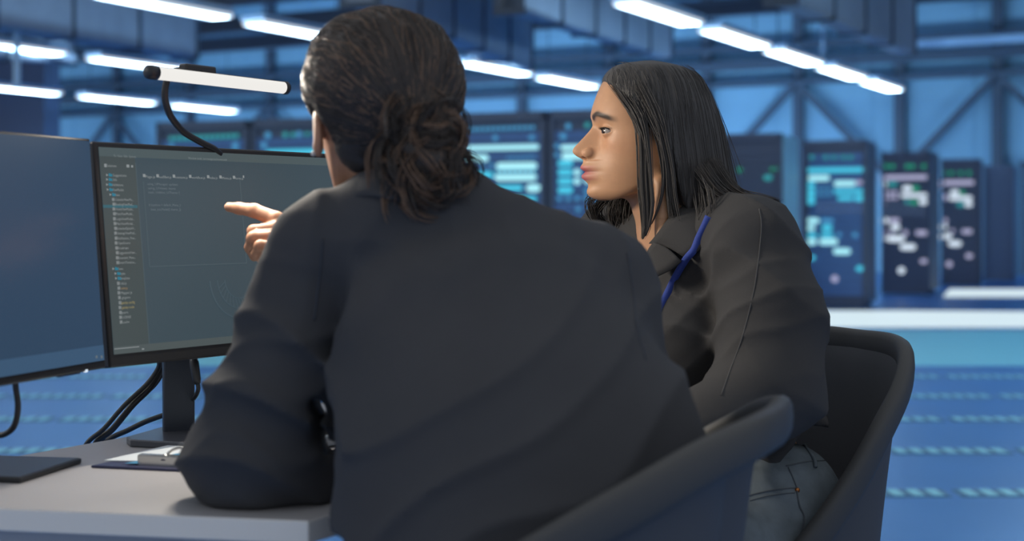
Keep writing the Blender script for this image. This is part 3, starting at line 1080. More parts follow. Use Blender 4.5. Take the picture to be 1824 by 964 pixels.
tb = MB()
for (px, py, s, w) in ((254, 314, 'Page.js', 17), (278, 314.5, 'useEffect.js', 22), (307, 315, 'constants.js', 22), (336, 315.5, 'workflow.js', 24), (368, 316, 'index.js', 14), (390, 316.5, 'Menu.js', 17), (414, 317, 'form.js', 14)):
    x, y = on_screen(F1, px + 2, py - 1)
    quad(tb, F1, x - 0.0024, y - 0.0024, x + 0.0024, y + 0.0024, 0.0009, 0.0012)
    text_mesh(tb, F1, s, px + 5, py + 0.6, 4.4, 0, w)
x, y = on_screen(F1, 433, 315); quad(tb, F1, x - 0.0015, y - 0.002, x + 0.0015, y + 0.002, 0.0009, 0.0012)
tb.build('tab_bar', T_GREY, screen1)

ct = MB()
for (px, py, s, w) in ((262, 327.5, 'using_UiManager: updates', 55), (263, 335, 'using_UiViews: items', 50), (263.5, 342.5, 'static_Utilities_UiTheme: {', 57), (265, 365, 'if (options = default_Menu_)', 57), (268.5, 373, 'base_init.Model({ theme_})', 54)):
    text_mesh(ct, F1, s, px, py, 4.2, 0, w)
ct.build('code_text', T_DIM, screen1)
ct = MB()
text_mesh(ct, F1, 'Ts  View  Edit  System', 202, 277.5, 4.2, 0, 40)
text_mesh(ct, F1, 'Window build: /src/navigation/viewmodel', 335, 281.5, 4.0, 0, 70)
ct.build('title_text', T_MID, screen1)
# faint round emblem in the lower half of the editor
em = MB()
ex, ey = on_screen(F1, 424, 498)
o, u, v, n = F1['o'], F1['u'], F1['v'], F1['n']
for (rr, w_) in ((0.062, 0.0012), (0.046, 0.0008), (0.030, 0.0008)):
    ring = [o + u * (ex + rr * math.cos(a)) + v * (ey + rr * math.sin(a)) + n * 0.001 for a in [R(180 + i * 6) for i in range(31)]]
    em.tube(ring, w_, 4)
for i in range(16):
    a = R(185 + i * 11)
    em.bar(o + u * (ex + 0.03 * math.cos(a)) + v * (ey + 0.03 * math.sin(a)) + n * 0.001, o + u * (ex + 0.046 * math.cos(a + 0.2)) + v * (ey + 0.046 * math.sin(a + 0.2)) + n * 0.001, 0.0012, 0.0006, up=n)
em.build('faint_emblem', T_EMBLEM, screen1)

# stand of the main monitor
back = -F1['n'].copy(); back.z = 0; back.normalize()
pc = F1['o'] + F1['u'] * (MW / 2) + back * 0.085
pcx, pcy = P(318, 700, 2.31).x, 2.31
sxu = Vector((math.cos(R(20)), math.sin(R(20)), 0)); syv = Vector((-sxu.y, sxu.x, 0))
nk = MB()
nk.box((pcx, pcy, TOPZ + 0.16), (0.050, 0.020, 0.31), (sxu, syv, Z))
nk.build('stand_post', M_GUN, r_main, bevel=0.003)
MB().bar(Vector((pcx, pcy, 1.03)), F1['o'] + F1['u'] * (MW / 2) + F1['v'] * (MH / 2) - F1['n'] * 0.03, 0.06, 0.06).build('tilt_joint', M_BLACK, r_main, bevel=0.005)
bp_ = [desk_pt(232, 783, 0.752), desk_pt(225, 778, 0.752), desk_pt(300, 757, 0.752), desk_pt(425, 770, 0.752), desk_pt(400, 792, 0.752)]
MB().prism(bp_, TOPZ + 0.0005, TOPZ + 0.012).build('stand_base', M_BASE, r_main, bevel=0.002)

# left monitor, turned a little more
M2W, M2H = 0.535, 0.334
yaw2 = R(72)
p_br = P(189, 656, 2.06)
u2 = Vector((math.cos(yaw2), math.sin(yaw2), 0))
p_bl2 = p_br - u2 * M2W
r_left, F2 = make_monitor('monitor', 'monitor with a plain dark blue screen at the left edge', p_bl2, yaw2, R(4.5), M2W, M2H, S_LEFT, 'monitors on the desk')
s2 = MB(); quad(s2, F2, 0.006, 0.012, M2W - 0.004, M2H - 0.004, 0.0, 0.0006); screen2 = s2.build('screen', S_LEFT, r_left)
s2 = MB(); quad(s2, F2, 0.006, 0.012, M2W - 0.004, 0.034, 0.0006, 0.0009); tbm = s2.build('task_bar', S_LEFTBAR, screen2)
s2 = MB()
for q in (171, 180):
    x, y = on_screen(F2, q, 636); quad(s2, F2, x - 0.002, y - 0.002, x + 0.002, y + 0.002, 0.0009, 0.0012)
s2.build('tray_icons', T_DIM, screen2)
for q in (112, 122, 132, 142):
    s2 = MB(); x, y = on_screen(F2, q, 664); quad(s2, F2, x - 0.004, -0.0015, x + 0.004, 0.0015, -0.008, -0.002); s2.build('button', M_GUN, r_left)
s2 = MB(); x, y = on_screen(F2, 154, 660); quad(s2, F2, x - 0.002, -0.001, x + 0.002, 0.003, -0.004, 0.001); s2.build('power_light', G_WHITE, r_left)
q2 = F2['o'] + F2['u'] * 0.27 - F2['n'] * 0.07
MB().box((q2.x - 0.06, q2.y, TOPZ + 0.15), (0.022, 0.05, 0.29)).build('stand_post', M_GUN, r_left, bevel=0.003)
MB().bar((q2.x - 0.06, q2.y, 1.0), F2['o'] + F2['u'] * 0.27 + F2['v'] * 0.16 - F2['n'] * 0.03, 0.06, 0.06).build('tilt_joint', M_BLACK, r_left, bevel=0.005)
MB().box((q2.x - 0.10, q2.y + 0.08, TOPZ + 0.0065), (0.14, 0.12, 0.012)).build('stand_base', M_BASE, r_left, bevel=0.002)

# ------------------------------------------------------------------ light bar clipped on the main monitor
bl = P(261, 128, 2.10); br = P(510, 157, 2.34)
lb = thing('monitor_light_bar', 'glowing white light bar on a black gooseneck over the code monitor', 'desk lamp', P(381, 262, 2.30))
d = (br - bl); LBL = d.length; dn = d.normalized()
rad_b = 0.0098
bar_up = (Z - dn * dn.z).normalized()
bar_fw = dn.cross(bar_up)
if bar_fw.y > 0: bar_fw = -bar_fw
# dark half shell on the upper rear side, diffuser on the lower front side
def arc(rr, a0, a1, n):
    return [(rr * math.cos(R(a0 + (a1 - a0) * i / n)), rr * math.sin(R(a0 + (a1 - a0) * i / n))) for i in range(n + 1)]
def extr(prof, a, b, mi=0):
    m = MB()
    rows = [[p + bar_fw * x + bar_up * y for x, y in prof] for p in (a, b)]
    m.grid(rows, mi, closed=True)
    k = len(prof)
    m.f += [tuple(range(k)), tuple(range(2 * k - 1, k - 1, -1))]; m.mi += [mi, mi]
    return m
ea, eb = bl + dn * 0.018, br - dn * 0.008
G_BAR = glow('bar_diffuser', (0.86, 0.84, 0.80, 1), 1.0)
extr(arc(rad_b, -140, 68, 18), ea, eb).build('diffuser', G_BAR, lb)
extr(arc(rad_b + 0.0006, 68, 220, 14), ea, eb).build('shell', M_BLACK, lb)
for (q0, q1) in ((bl, ea), (eb, br)):
    MB().tube([q0 + dn * (0.0 if q0 is bl else 0.0), q0.lerp(q1, 0.12), q0.lerp(q1, 0.5), q1], [rad_b * 0.75, rad_b * 1.05, rad_b * 1.12, rad_b * 1.12], 16).build('end_cap', M_BLACK, lb, smooth=True)
hm = bl.lerp(br, 0.36)
MB().box(hm + bar_up * 0.014 - bar_fw * 0.006, (0.062, 0.018, 0.012), (dn, bar_fw, bar_up)).build('pivot_block', M_BLACK, lb, bevel=0.003)
neck = spline([hm + bar_up * 0.014 - bar_fw * 0.012, P(310, 127, 2.20), P(297, 145, 2.19), P(294, 175, 2.19), P(303, 205, 2.20), P(325, 233, 2.23), P(355, 252, 2.26), P(379, 264, 2.285), P(392, 275, 2.30)], 8)
MB().tube(neck, 0.0054, 10).build('gooseneck', M_BLACK, lb, smooth=True)
xcl, ycl = on_screen(F1, 385, 272)
MB().box(F1['o'] + F1['u'] * xcl + F1['v'] * (MH - 0.006) - F1['n'] * 0.026, (0.03, 0.018, 0.012), (F1['u'], F1['v'], F1['n'])).build('clamp', M_BLACK, lb, bevel=0.002)
ld = bpy.data.lights.new('light_bar_lamp', 'AREA')
ld.shape = 'RECTANGLE'; ld.size, ld.size_y = LBL * 0.9, 0.016
ld.energy = DESKLAMP_W; ld.color = DESKLAMP_COL
lo = bpy.data.objects.new('lamp', ld); COL.objects.link(lo)
lamp_dir = (bar_fw * 0.88 - bar_up * 0.47).normalized()     # shines down and to the front
zx = -lamp_dir; xx = dn; yx = zx.cross(xx)
mw = Matrix((xx, yx, zx)).transposed()
lo.location = bl.lerp(br, 0.5) + lamp_dir * (rad_b + 0.002)
lo.rotation_euler = mw.to_euler()
attach(lo, lb)

# ------------------------------------------------------------------ cables
def cable(pts, rad, label, name='cable', group=None):
    o = MB().tube(spline(pts, 8), rad, 8).build(name, M_CABLE, smooth=True)
    return tag(o, label, 'cable', group)


def dz(px, py, z=TOPZ):
    x, y = desk_pt(px, py, z); return Vector((x, y, z))


cable([P(284, 640, 2.33), P(282, 656, 2.34), P(262, 684, 2.34), P(222, 722, 2.33), P(185, 764, 2.33), P(155, 790, 2.33), P(140, 830, 2.34), P(150, 930, 2.36)], 0.0042, 'black cable from the code monitor, leftmost of the bundle hanging behind the desk', group='cables behind the code monitor')
cable([P(288, 640, 2.36), P(286, 658, 2.36), P(268, 690, 2.35), P(236, 722, 2.34), P(200, 765, 2.34), P(172, 788, 2.34), P(160, 830, 2.35), P(165, 930, 2.36)], 0.0055, 'thick black cable from the code monitor, middle of the bundle hanging behind the desk', group='cables behind the code monitor')
cable([P(292, 645, 2.38), P(289, 665, 2.38), P(272, 690, 2.37), P(240, 716, 2.36), P(215, 748, 2.36), P(180, 788, 2.36), P(175, 830, 2.37), P(178, 930, 2.38)], 0.0035, 'thin black cable from the code monitor, innermost of the bundle hanging behind the desk', group='cables behind the code monitor')
cable([P(300, 738, 2.42), P(288, 741, 2.42), P(258, 752, 2.42), P(225, 768, 2.42), P(195, 782, 2.42), P(170, 805, 2.44), P(160, 900, 2.46)], 0.0045, 'black cable coming out beside the stand post, low over the desk edge')
cn = thing('power_plug', 'black power plug and cord hanging under the code monitor, right of its post', 'plug', P(349, 650, 2.24))
MB().tube([P(344, 634, 2.27), P(346, 648, 2.26), P(350, 676, 2.26), P(352, 684, 2.26)], [0.0075, 0.0085, 0.008, 0.0055], 12, flat=(1.0, 0.9)).build('plug_body', M_BLACK, cn, smooth=True)
MB().tube(spline([P(352, 683, 2.26), P(353, 694, 2.26), P(347, 708, 2.28), P(336, 716, 2.36), P(318, 730, 2.40)], 6), 0.0036, 8).build('cord', M_CABLE, cn, smooth=True)
cable([P(26, 664, 1.93), P(28, 690, 1.93), P(32, 725, 1.94), P(26, 757, 1.95), P(10, 773, 1.96), P(-14, 778, 1.97), P(-40, 790, 1.98), P(-52, 816, 2.0)], 0.0042, 'black cable looping down from the plain blue monitor at left')
cable([P(640, 905, 1.86), P(632, 930, 1.86), P(624, 950, 1.86), P(618, 985, 1.86), P(612, 1060, 1.86), P(606, 1500, 1.86)], 0.005, 'black cable hanging past the right corner of the desk')

# ------------------------------------------------------------------ things lying on the desk
tb_ = thing('tablet', 'thin dark grey tablet lying flat on the desk at left', 'tablet', (*desk_pt(30, 840), TOPZ))
tp = [desk_pt(36, 862), desk_pt(146, 826), desk_pt(0, 821.5), (-0.93, 1.995), (-0.93, 1.80)]
tp[3] = (desk_pt(0, 821.5)[0] - 0.10, desk_pt(0, 821.5)[1] + 0.0); tp[4] = (desk_pt(36, 862)[0] - 0.24, desk_pt(36, 862)[1] + 0.055)
MB().prism(tp, TOPZ + 0.0005, TOPZ + 0.008).build('body', M_BLACK, tb_, bevel=0.002)
cx_, cy_ = sum(p[0] for p in tp) / 5, sum(p[1] for p in tp) / 5
MB().prism([(cx_ + (x - cx_) * .97, cy_ + (y - cy_) * .97) for x, y in tp], TOPZ + 0.008, TOPZ + 0.0086).build('glass', M_TABLET, tb_)

cbd = thing('clipboard', 'navy clipboard with a silver clip and papers, beside the sleeve on the desk', 'clipboard', (*desk_pt(300, 830), TOPZ))
cp = [desk_pt(162, 834), desk_pt(430, 846), desk_pt(480, 800), desk_pt(300, 806)]
MB().prism(cp, TOPZ + 0.0005, TOPZ + 0.004).build('board', M_CLIP, cbd, bevel=0.0008)
clx = Vector((*desk_pt(248, 832), TOPZ + 0.010)); cly = Vector((*desk_pt(372, 838), TOPZ + 0.010))
MB().bar(clx, cly, 0.013, 0.018).build('clip_plate', M_CHROME, cbd, bevel=0.002)
aw = clx.lerp(cly, 0.38); aw2 = clx.lerp(cly, 0.80)
MB().tube(spline([aw + Z * 0.004, aw.lerp(aw2, .15) + Z * 0.014, aw.lerp(aw2, .5) + Z * 0.020, aw.lerp(aw2, .85) + Z * 0.014, aw2 + Z * 0.004], 6), 0.0022, 8).build('clip_wire', M_CHROME, cbd, smooth=True)
MB().tube([aw + Z * 0.002, aw + Z * 0.010], [0.008, 0.004], 12).build('clip_spring', M_CHROME, cbd, smooth=True)
pp_ = [desk_pt(150, 830), desk_pt(262, 829), desk_pt(430, 812), desk_pt(480, 787), desk_pt(345, 790)]
pap = MB().prism([desk_pt(186, 827), desk_pt(250, 828.5), desk_pt(440, 836), desk_pt(470, 790), desk_pt(330, 793)], TOPZ + 0.0045, TOPZ + 0.006)
o = pap.build('paper', M_PAPER)
tag(o, 'white sheet with a blue band held on the navy clipboard', 'paper')
MB().prism([desk_pt(222, 826, TOPZ + .006), desk_pt(248, 826.5, TOPZ + .006), desk_pt(420, 796, TOPZ + .006), desk_pt(420, 789.5, TOPZ + .006)], TOPZ + 0.0061, TOPZ + 0.0066).build('blue_band', M_PAPERBLUE, o)

# keyboard lying beyond the elbow, seen through the gap beside the shirt
kb = thing('keyboard', 'grey keyboard glimpsed between the bent arm and the shirt', 'keyboard', (-0.29, 2.36, TOPZ))
ka = Vector((math.cos(R(58)), math.sin(R(58)), 0)); kn = Vector((-ka.y, ka.x, 0))
M_KEY = mat('keyboard_grey', (0.12, 0.15, 0.19, 1), rough=0.5)
kc = Vector((-0.275, 2.33, TOPZ + 0.011))
MB().box(kc, (0.36, 0.12, 0.018), (ka, kn, Z)).build('case', M_KEY, kb, bevel=0.004)
kk = MB()
for i in range(14):
    for j in range(5):
        kk.box(kc + ka * (-0.163 + i * 0.025) + kn * (-0.044 + j * 0.022) + Z * 0.011, (0.02, 0.017, 0.005), (ka, kn, Z))
kk.build('keys', M_BLACK, kb)
# ------------------------------------------------------------------ tub chairs
M_RIM = mat('chair_rim_plastic', (0.068, 0.069, 0.070, 1), rough=0.6, spec=0.35)
M_SHELL = mat('chair_shell', (0.072, 0.077, 0.088, 1), rough=0.75, bump=0.15, bscale=900)
M_SEAT = mat('chair_cushion', (0.028, 0.032, 0.042, 1), rough=0.9, bump=0.2, bscale=900)


def tub_chair(label, o, f, rim, seat_z=0.45, rim_r=0.019, taper=0.27, inset=0.0, power=0.7):
    """rim: (a sideways, b backward, z) from the top middle to the front end of one side"""
    f = Vector((f[0], f[1], 0)).normalized()
    l = Z.cross(f)
    r = thing('office_chair', label, 'chair', (o[0], o[1], 0), 'dark tub chairs')
    O = Vector((o[0], o[1], 0))

    def W(a, b, z): return O + l * a - f * b + Z * z
    half = spline([Vector(p) for p in rim], 6)
    full = [Vector((-p.x, p.y, p.z)) for p in reversed(half[1:])] + half
    # flat band: section wider than thick, standing
    pts = [W(*p) for p in full]
    m = MB()
    n = 14
    rows = []
    for i, p in enumerate(pts):
        t = (pts[min(i + 1, len(pts) - 1)] - pts[max(i - 1, 0)]).normalized()
        q = full[i]
        out = (l * q.x - f * (q.y * 1.1)); out.z = 0; out.normalize()
        up = t.cross(out).normalized()
        if up.z < 0: up = -up
        out = up.cross(t).normalized()
        if out.dot(l * q.x - f * q.y) < 0: out = -out
        fade = min(1.0, 0.45 + 0.2 * min(i, len(pts) - 1 - i))
        rows.append([p + out * (math.copysign(abs(math.cos(2 * math.pi * k / n)) ** 0.7, math.cos(2 * math.pi * k / n)) * rim_r * 0.75 * fade) +
                     up * (math.copysign(abs(math.sin(2 * math.pi * k / n)) ** 0.7, math.sin(2 * math.pi * k / n)) * rim_r * 1.25 * fade) for k in range(n)])
    m.grid(rows, closed=True)
    e = len(rows) - 1
    m.f += [tuple(range(n - 1, -1, -1)), tuple(e * n + k for k in range(n))]; m.mi += [0, 0]
    m.build('rim', M_RIM, r, smooth=True)
    # bucket shell between the rim and the seat
    sh = []
    for t in (0, .03, .08, .16, .28, .42, .56, .7, .85, 1.0):
        s = 1 - taper * (t ** power)
        row = []
        for q in full:
            z = q.z * (1 - t) + min(seat_z - 0.02, q.z - 0.005) * t
            row.append(W(q.x * s, q.y * (1 - 0.30 * t - inset * min(1, t / 0.05) * max(0, 1 - abs(q.x) / .26)) + 0.02 * t, z))
        sh.append(row)
    MB().grid(sh).build('shell', M_SHELL, r, smooth=True, solid=0.014)
    # cushion, column and star base
    cu = MB()
    prof = []
    for (k, z) in ((0.86, -0.035), (0.97, -0.02), (1.0, 0.0), (0.97, 0.025), (0.86, 0.04), (0.5, 0.047)):
        prof.append([W(0.185 * k * math.copysign(abs(math.cos(a)) ** 0.7, math.cos(a)), -0.035 + 0.20 * k * math.copysign(abs(math.sin(a)) ** 0.7, math.sin(a)), seat_z + z)
                     for a in [2 * math.pi * i / 32 for i in range(32)]])
    cu.grid(prof, closed=True)
    cu.f += [tuple(range(31, -1, -1)), tuple(5 * 32 + k for k in range(32))]; cu.mi += [0, 0]
    cu.build('seat', M_SEAT, r, smooth=True)
    MB().lathe([(0.05, seat_z - 0.05), (0.03, seat_z - 0.07), (0.027, 0.24), (0.035, 0.22), (0.035, 0.09)], O, 16).build('column', M_BLACK, r, smooth=False)
    for k in range(5):
        a = R(72 * k + 20)
        dr = Vector((math.cos(a), math.sin(a), 0))
        MB().tube([O + Z * 0.11, O + dr * 0.16 + Z * 0.10, O + dr * 0.29 + Z * 0.075], [0.03, 0.022, 0.016], 8).build('base_arm', M_BLACK, r, smooth=True)
        c = MB()
        for s_ in (-0.012, 0.012):
            sd = Vector((-dr.y, dr.x, 0))
            c.lathe([(0.026, -0.008), (0.03, -0.005), (0.03, 0.005), (0.026, 0.008)], O + dr * 0.29 + sd * s_ + Z * 0.03, 14, (dr, Z, sd))
        c.build('caster', M_BLACK, r)
    return r


RIM = [(0, .25, .875), (.10, .24, .875), (.175, .205, .862), (.222, .155, .82), (.243, .10, .765), (.245, .045, .69), (.238, -.015, .615), (.222, -.07, .55), (.20, -.11, .50), (.17, -.14, .44)]
RIM_M = [(0, .25, .895), (.10, .24, .893), (.175, .205, .878), (.222, .155, .848), (.243, .095, .812), (.245, .02, .765), (.238, -.06, .715), (.222, -.12, .68), (.20, -.16, .66)]
MAN_CHAIR = ((0.06, 1.68), (-0.94, 0.342))
WOM_CHAIR = ((0.39, 2.42), (-0.90, -0.436))
tub_chair('dark tub chair nearest the camera, its grey rim sweeping up at lower right', *MAN_CHAIR, [(a, b, z - 0.030) for a, b, z in RIM_M], taper=0.40, inset=0.22)
tub_chair('dark tub chair with rounded back behind the woman in black', *WOM_CHAIR, RIM, taper=0.25, inset=0.05, power=0.40)
# ------------------------------------------------------------------ people: materials
M_SKIN_W = mat('skin_light_brown', (1, 1, 1, 1), rough=0.48, spec=0.4, sss=0.12, noise=0.06, nscale=60, attr='tint', bump=0.05, bscale=900)
M_SKIN_M = mat('skin_warm', (1, 1, 1, 1), rough=0.5, spec=0.4, sss=0.10, noise=0.07, nscale=60, attr='tint', bump=0.08, bscale=700)
M_HAIR_W = mat('hair_black', (0.065, 0.061, 0.059, 1), rough=0.5, spec=0.35)
M_HAIR_W2 = mat('hair_black_soft', (0.058, 0.054, 0.052, 1), rough=0.48, spec=0.5)
M_HAIR_L = mat('hair_black_locks', (0.085, 0.079, 0.075, 1), rough=0.6, spec=0.12)
M_HAIR_M = mat('hair_dark_brown', (0.050, 0.041, 0.037, 1), rough=0.5, spec=0.4)
M_HAIR_M2 = mat('hair_brown', (0.17, 0.105, 0.07, 1), rough=0.45, spec=0.4)
M_SHIRT_M = mat('shirt_navy', (0.056, 0.058, 0.065, 1), rough=0.9, spec=0.2, bump=0.25, bscale=700, noise=0.05, nscale=12, sheen=0.03)
M_SHIRT_W = mat('shirt_black', (0.050, 0.049, 0.050, 1), rough=0.88, spec=0.25, bump=0.25, bscale=800, noise=0.05, nscale=12, sheen=0.03)
M_JEANS = mat('jeans_grey_blue', (0.17, 0.205, 0.23, 1), rough=0.9, spec=0.2, bump=0.5, bscale=1400, noise=0.22, nscale=30)
M_STITCH = mat('jeans_stitch', (0.09, 0.105, 0.12, 1), rough=0.9)
M_COPPER = mat('copper_rivet', (0.42, 0.16, 0.05, 1), rough=0.35, metal=0.8)
M_TROUSER = mat('trousers_dark', (0.03, 0.032, 0.04, 1), rough=0.9, bump=0.3, bscale=900)
M_SHOE = mat('shoe_black', (0.02, 0.02, 0.022, 1), rough=0.5)
M_LANYARD = mat('lanyard_blue', (0.045, 0.085, 0.40, 1), rough=0.7, bump=0.3, bscale=1500)
M_EYE = mat('eye_white', (0.34, 0.31, 0.29, 1), rough=0.15)
M_IRIS = mat('iris_brown', (0.035, 0.022, 0.016, 1), rough=0.1)
M_PUPIL = mat('pupil', (0.005, 0.005, 0.005, 1), rough=0.05)
M_LASH = mat('lash', (0.012, 0.010, 0.010, 1), rough=0.7)
M_GOLD = mat('earring_gold', (0.75, 0.52, 0.33, 1), rough=0.2, metal=1.0)
M_PEARL = mat('earring_pearl', (0.75, 0.72, 0.68, 1), rough=0.2)

SK = 1034.0          # canonical head: profile table pixels per metre


# ------------------------------------------------------------------ canonical head (u forward, w to its left, v up)
def canonical_head(male=False):
    T = [(121, 1150), (124, 1122), (131, 1093), (140, 1079), (150, 1071), (170, 1062), (190, 1055), (203, 1052), (212, 1052.5), (219, 1054), (225, 1054.5), (231, 1051), (238, 1045),
         (248, 1036), (258, 1026.5), (264, 1021), (269, 1018.5), (274, 1020), (279, 1026), (283, 1034), (286, 1038), (291, 1037.5), (296, 1033.5), (300, 1032), (303.5, 1036), (306.5, 1042.5),
         (309, 1039), (313, 1034.5), (318, 1035.5), (323, 1042), (328, 1046.5), (333, 1047), (339, 1044.5), (345, 1044), (350, 1047), (355, 1053), (362, 1068), (375, 1090)]
    F0 = [(121, 1150), (124, 1122), (131, 1093), (140, 1079), (150, 1071), (170, 1062), (190, 1055), (203, 1052), (214, 1055), (226, 1061), (240, 1066), (262, 1067), (284, 1063), (306, 1060),
          (330, 1060), (345, 1062), (356, 1072), (375, 1096)]
    Mz = [(240, 0), (258, .003), (270, .009), (284, .018), (300, .020), (318, .019), (330, .0135), (345, .0165), (356, .014), (372, 0)]
    XB = [(121, 1152), (125, 1180), (131, 1200), (150, 1226), (180, 1243), (220, 1248), (260, 1240), (300, 1220), (330, 1205), (372, 1195)]
    WW = [(120, .004), (124, .030), (130, .045), (140, .056), (152, .063), (180, .0715), (210, .0745), (240, .073), (270, .069), (300, .062), (330, .055), (350, .049), (374, .040)]
    JW = [(1030, 356), (1060, 358), (1090, 357), (1115, 349), (1140, 334), (1160, 318), (1185, 300), (1260, 288)]
    tT, tF, tM, tB, tW, tJ = tab(T, 0.9), tab(F0, 5), tab(Mz, 4), tab(XB, 5), tab(WW, 4), tab(JW, 8)

    def parts(q):
        u, w, v = q[:, 0], q[:, 1], q[:, 2]
        py = 240.0 - v * SK
        aw = np.abs(w)
        F = (1160 - tF(py)) / SK
        M = tM(py)
        Rr = (1160 - tT(py)) / SK - F - M
        # lateral fall-off of the muzzle and of the nose / lips
        sm = 0.023
        bm = M * np.exp(-(aw / sm) ** 2.2)
        nose = py < 287
        sn = np.interp(py, [210, 225, 245, 262, 270, 280, 287], [.0115, .0085, .0095, .0118, .0135, .0138, .0120])
        bn = Rr * np.where(nose, np.exp(-(aw / sn) ** 2.3), np.exp(-(aw / 0.021) ** 2.6))
        # cheek bone, eye socket, brow
        bc = 0.0045 * np.exp(-((py - 256) / 16) ** 2 - ((aw - .047) / .017) ** 2)
        bs = -0.0075 * np.exp(-((py - 233) / 12) ** 2 - ((aw - .027) / .015) ** 2)
        bb = 0.0025 * np.exp(-((py - 209) / 6) ** 2 - ((aw - .026) / .018) ** 2)
        un = u - (bm + bn + bc + bs + bb) * np.clip((u - 0.015) / 0.035, 0, 1)
        X = np.where(un > 0, F, (tB(py) - 1160) / SK)
        X = np.maximum(X, 0.004)
        W = tW(py)
        p = np.where(un > 0, 2.25, 2.1)
        e = ((np.abs(un) / X) ** p + (aw / W) ** p) ** (1 / p)
        # distance-like scale
        rr = np.sqrt(un * un + w * w) + 1e-6
        f = (e - 1) * np.where(e > 1e-3, rr / np.maximum(e, 1e-3), 0.05)
        f = smax(f, (v - (240 - 119.5) / SK) * 0.9, 0.012)
        jaw = (240 - tJ(1160 - u * SK)) / SK
        f = smax(f, (jaw - v) * 0.85, 0.014)
        return f, py

    ec_u, ec_w, ec_py = (1160 - 1078.5) / SK, 0.0315, 236.0

    def field(q):
        f, py = parts(q)
        for s in (-1, 1):
            # wings of the nose
            f = smin(f, sd_ell(q, ((1160 - 1047) / SK, s * 0.0128, (240 - 273.5) / SK), (.0118, .0072, .0088)), 0.005)
            f = smax(f, -sd_ell(q, ((1160 - 1040) / SK, s * 0.0068, (240 - 282.5) / SK), (.0062, .0030, .0034)), 0.002)
            ec = np.array((ec_u, s * ec_w, (240 - ec_py) / SK))
            f = smin(f, sd_ell(q, ec, (.0134, .0140, .0125)), 0.005)
            a = R(38) * s
            n = np.array((math.cos(a), math.sin(a), 0)); t = np.array((-math.sin(a), math.cos(a), 0))
            M = np.array((n, t, (0, 0, 1)))
            f = smax(f, -sd_ell(q, ec + n * 0.0105, (.0085, .0128, .0043), M), 0.0010)
            # upper lid fold
            f = smax(f, -sd_ell(q, ec + n * 0.0138 + np.array((0, 0, .0078)), (.0022, .0125, .0012), M), 0.002)
            # ear
            ea = sd_ell(q, ((1160 - 1172) / SK, s * 0.077, (240 - 268) / SK), (.0165, .0068, .0285), np.array(((1, 0, -.18), (0, 1, 0), (.18, 0, 1))))
            ea = smin(ea, sd_ell(q, ((1160 - 1169) / SK, s * 0.076, (240 - 291) / SK), (.0095, .0055, .0105)), 0.006)
            ea = smax(ea, -sd_ell(q, ((1160 - 1170) / SK, s * 0.0845, (240 - 266) / SK), (.0105, .0055, .0190)), 0.003)
            f = smin(f, ea, 0.006)
        return f

    def tint(q, base):
        _, py = parts(q)
        u, w = q[:, 0], q[:, 1]
        aw = np.abs(w)
        col = np.tile(np.array(base, np.float32), (len(q), 1))
        lip = np.clip(1.3 - aw / 0.021, 0, 1) * np.clip((u - 0.088) / 0.006, 0, 1)
        lipm = lip * np.clip(np.minimum(py - 294.5, 323.5 - py) / 3.0, 0, 1)
        col = col * (1 - lipm[:, None]) + np.array((0.44, 0.125, 0.13)) * lipm[:, None]
        dark = lip * np.exp(-((py - 306.3) / 1.6) ** 2)
        col *= (1 - 0.5 * dark)[:, None]
        bx = 213.0 - 7.0 * np.clip((aw - 0.008) / 0.018, 0, 1) + 9.0 * np.clip((aw - 0.032) / 0.02, 0, 1.2)
        br = np.exp(-(np.abs(py - bx) / 5.4) ** 3) * np.clip((aw - 0.006) / 0.005, 0, 1) * np.clip((0.060 - aw) / 0.012, 0, 1) * (u > 0.03)
        bl_ = np.clip(br * 1.1, 0, .95)[:, None]
        col = col * (1 - bl_) + np.array((0.025, 0.018, 0.014)) * bl_
        ech = 0.25 * np.exp(-((py - 262) / 18) ** 2 - ((aw - .045) / .02) ** 2) * (u > 0.02)
        col = col * (1 + ech[:, None] * np.array((0.15, -0.10, -0.12)))
        return np.concatenate([col, np.ones((len(q), 1))], 1)

    return field, tint, (ec_u, ec_w, (240 - ec_py) / SK)


class Frame:
    def __init__(self, C, f, up, s=1.0):
        f = Vector(f).normalized()
        up = Vector(up)
        up = (up - f * up.dot(f)).normalized()
        l = up.cross(f)
        self.C = np.array(C, np.float32)
        self.M = np.array((f, l, up), np.float32)
        self.s = s

    def loc(self, p): return ((p - self.C) @ self.M.T / self.s).astype(np.float32)

    def wld(self, q): return self.C + (np.asarray(q) * self.s) @ self.M


def nets_obj(name, fn, boxes, mats, parent, tint=None, cut=None):
    """boxes: (lo, hi, pitch) list polygonised one by one and joined into one mesh"""
    Vs, Fs, o = [], [], 0
    for lo, hi, h in boxes:
        V, F = surface_nets(fn, lo, hi, h)
        Vs.append(V); Fs.append(F + o); o += len(V)
    V, F = np.concatenate(Vs), np.concatenate(Fs)
    return np_mesh(name, V, F, mats, parent, True, tint(V.astype(np.float32)) if tint else None)


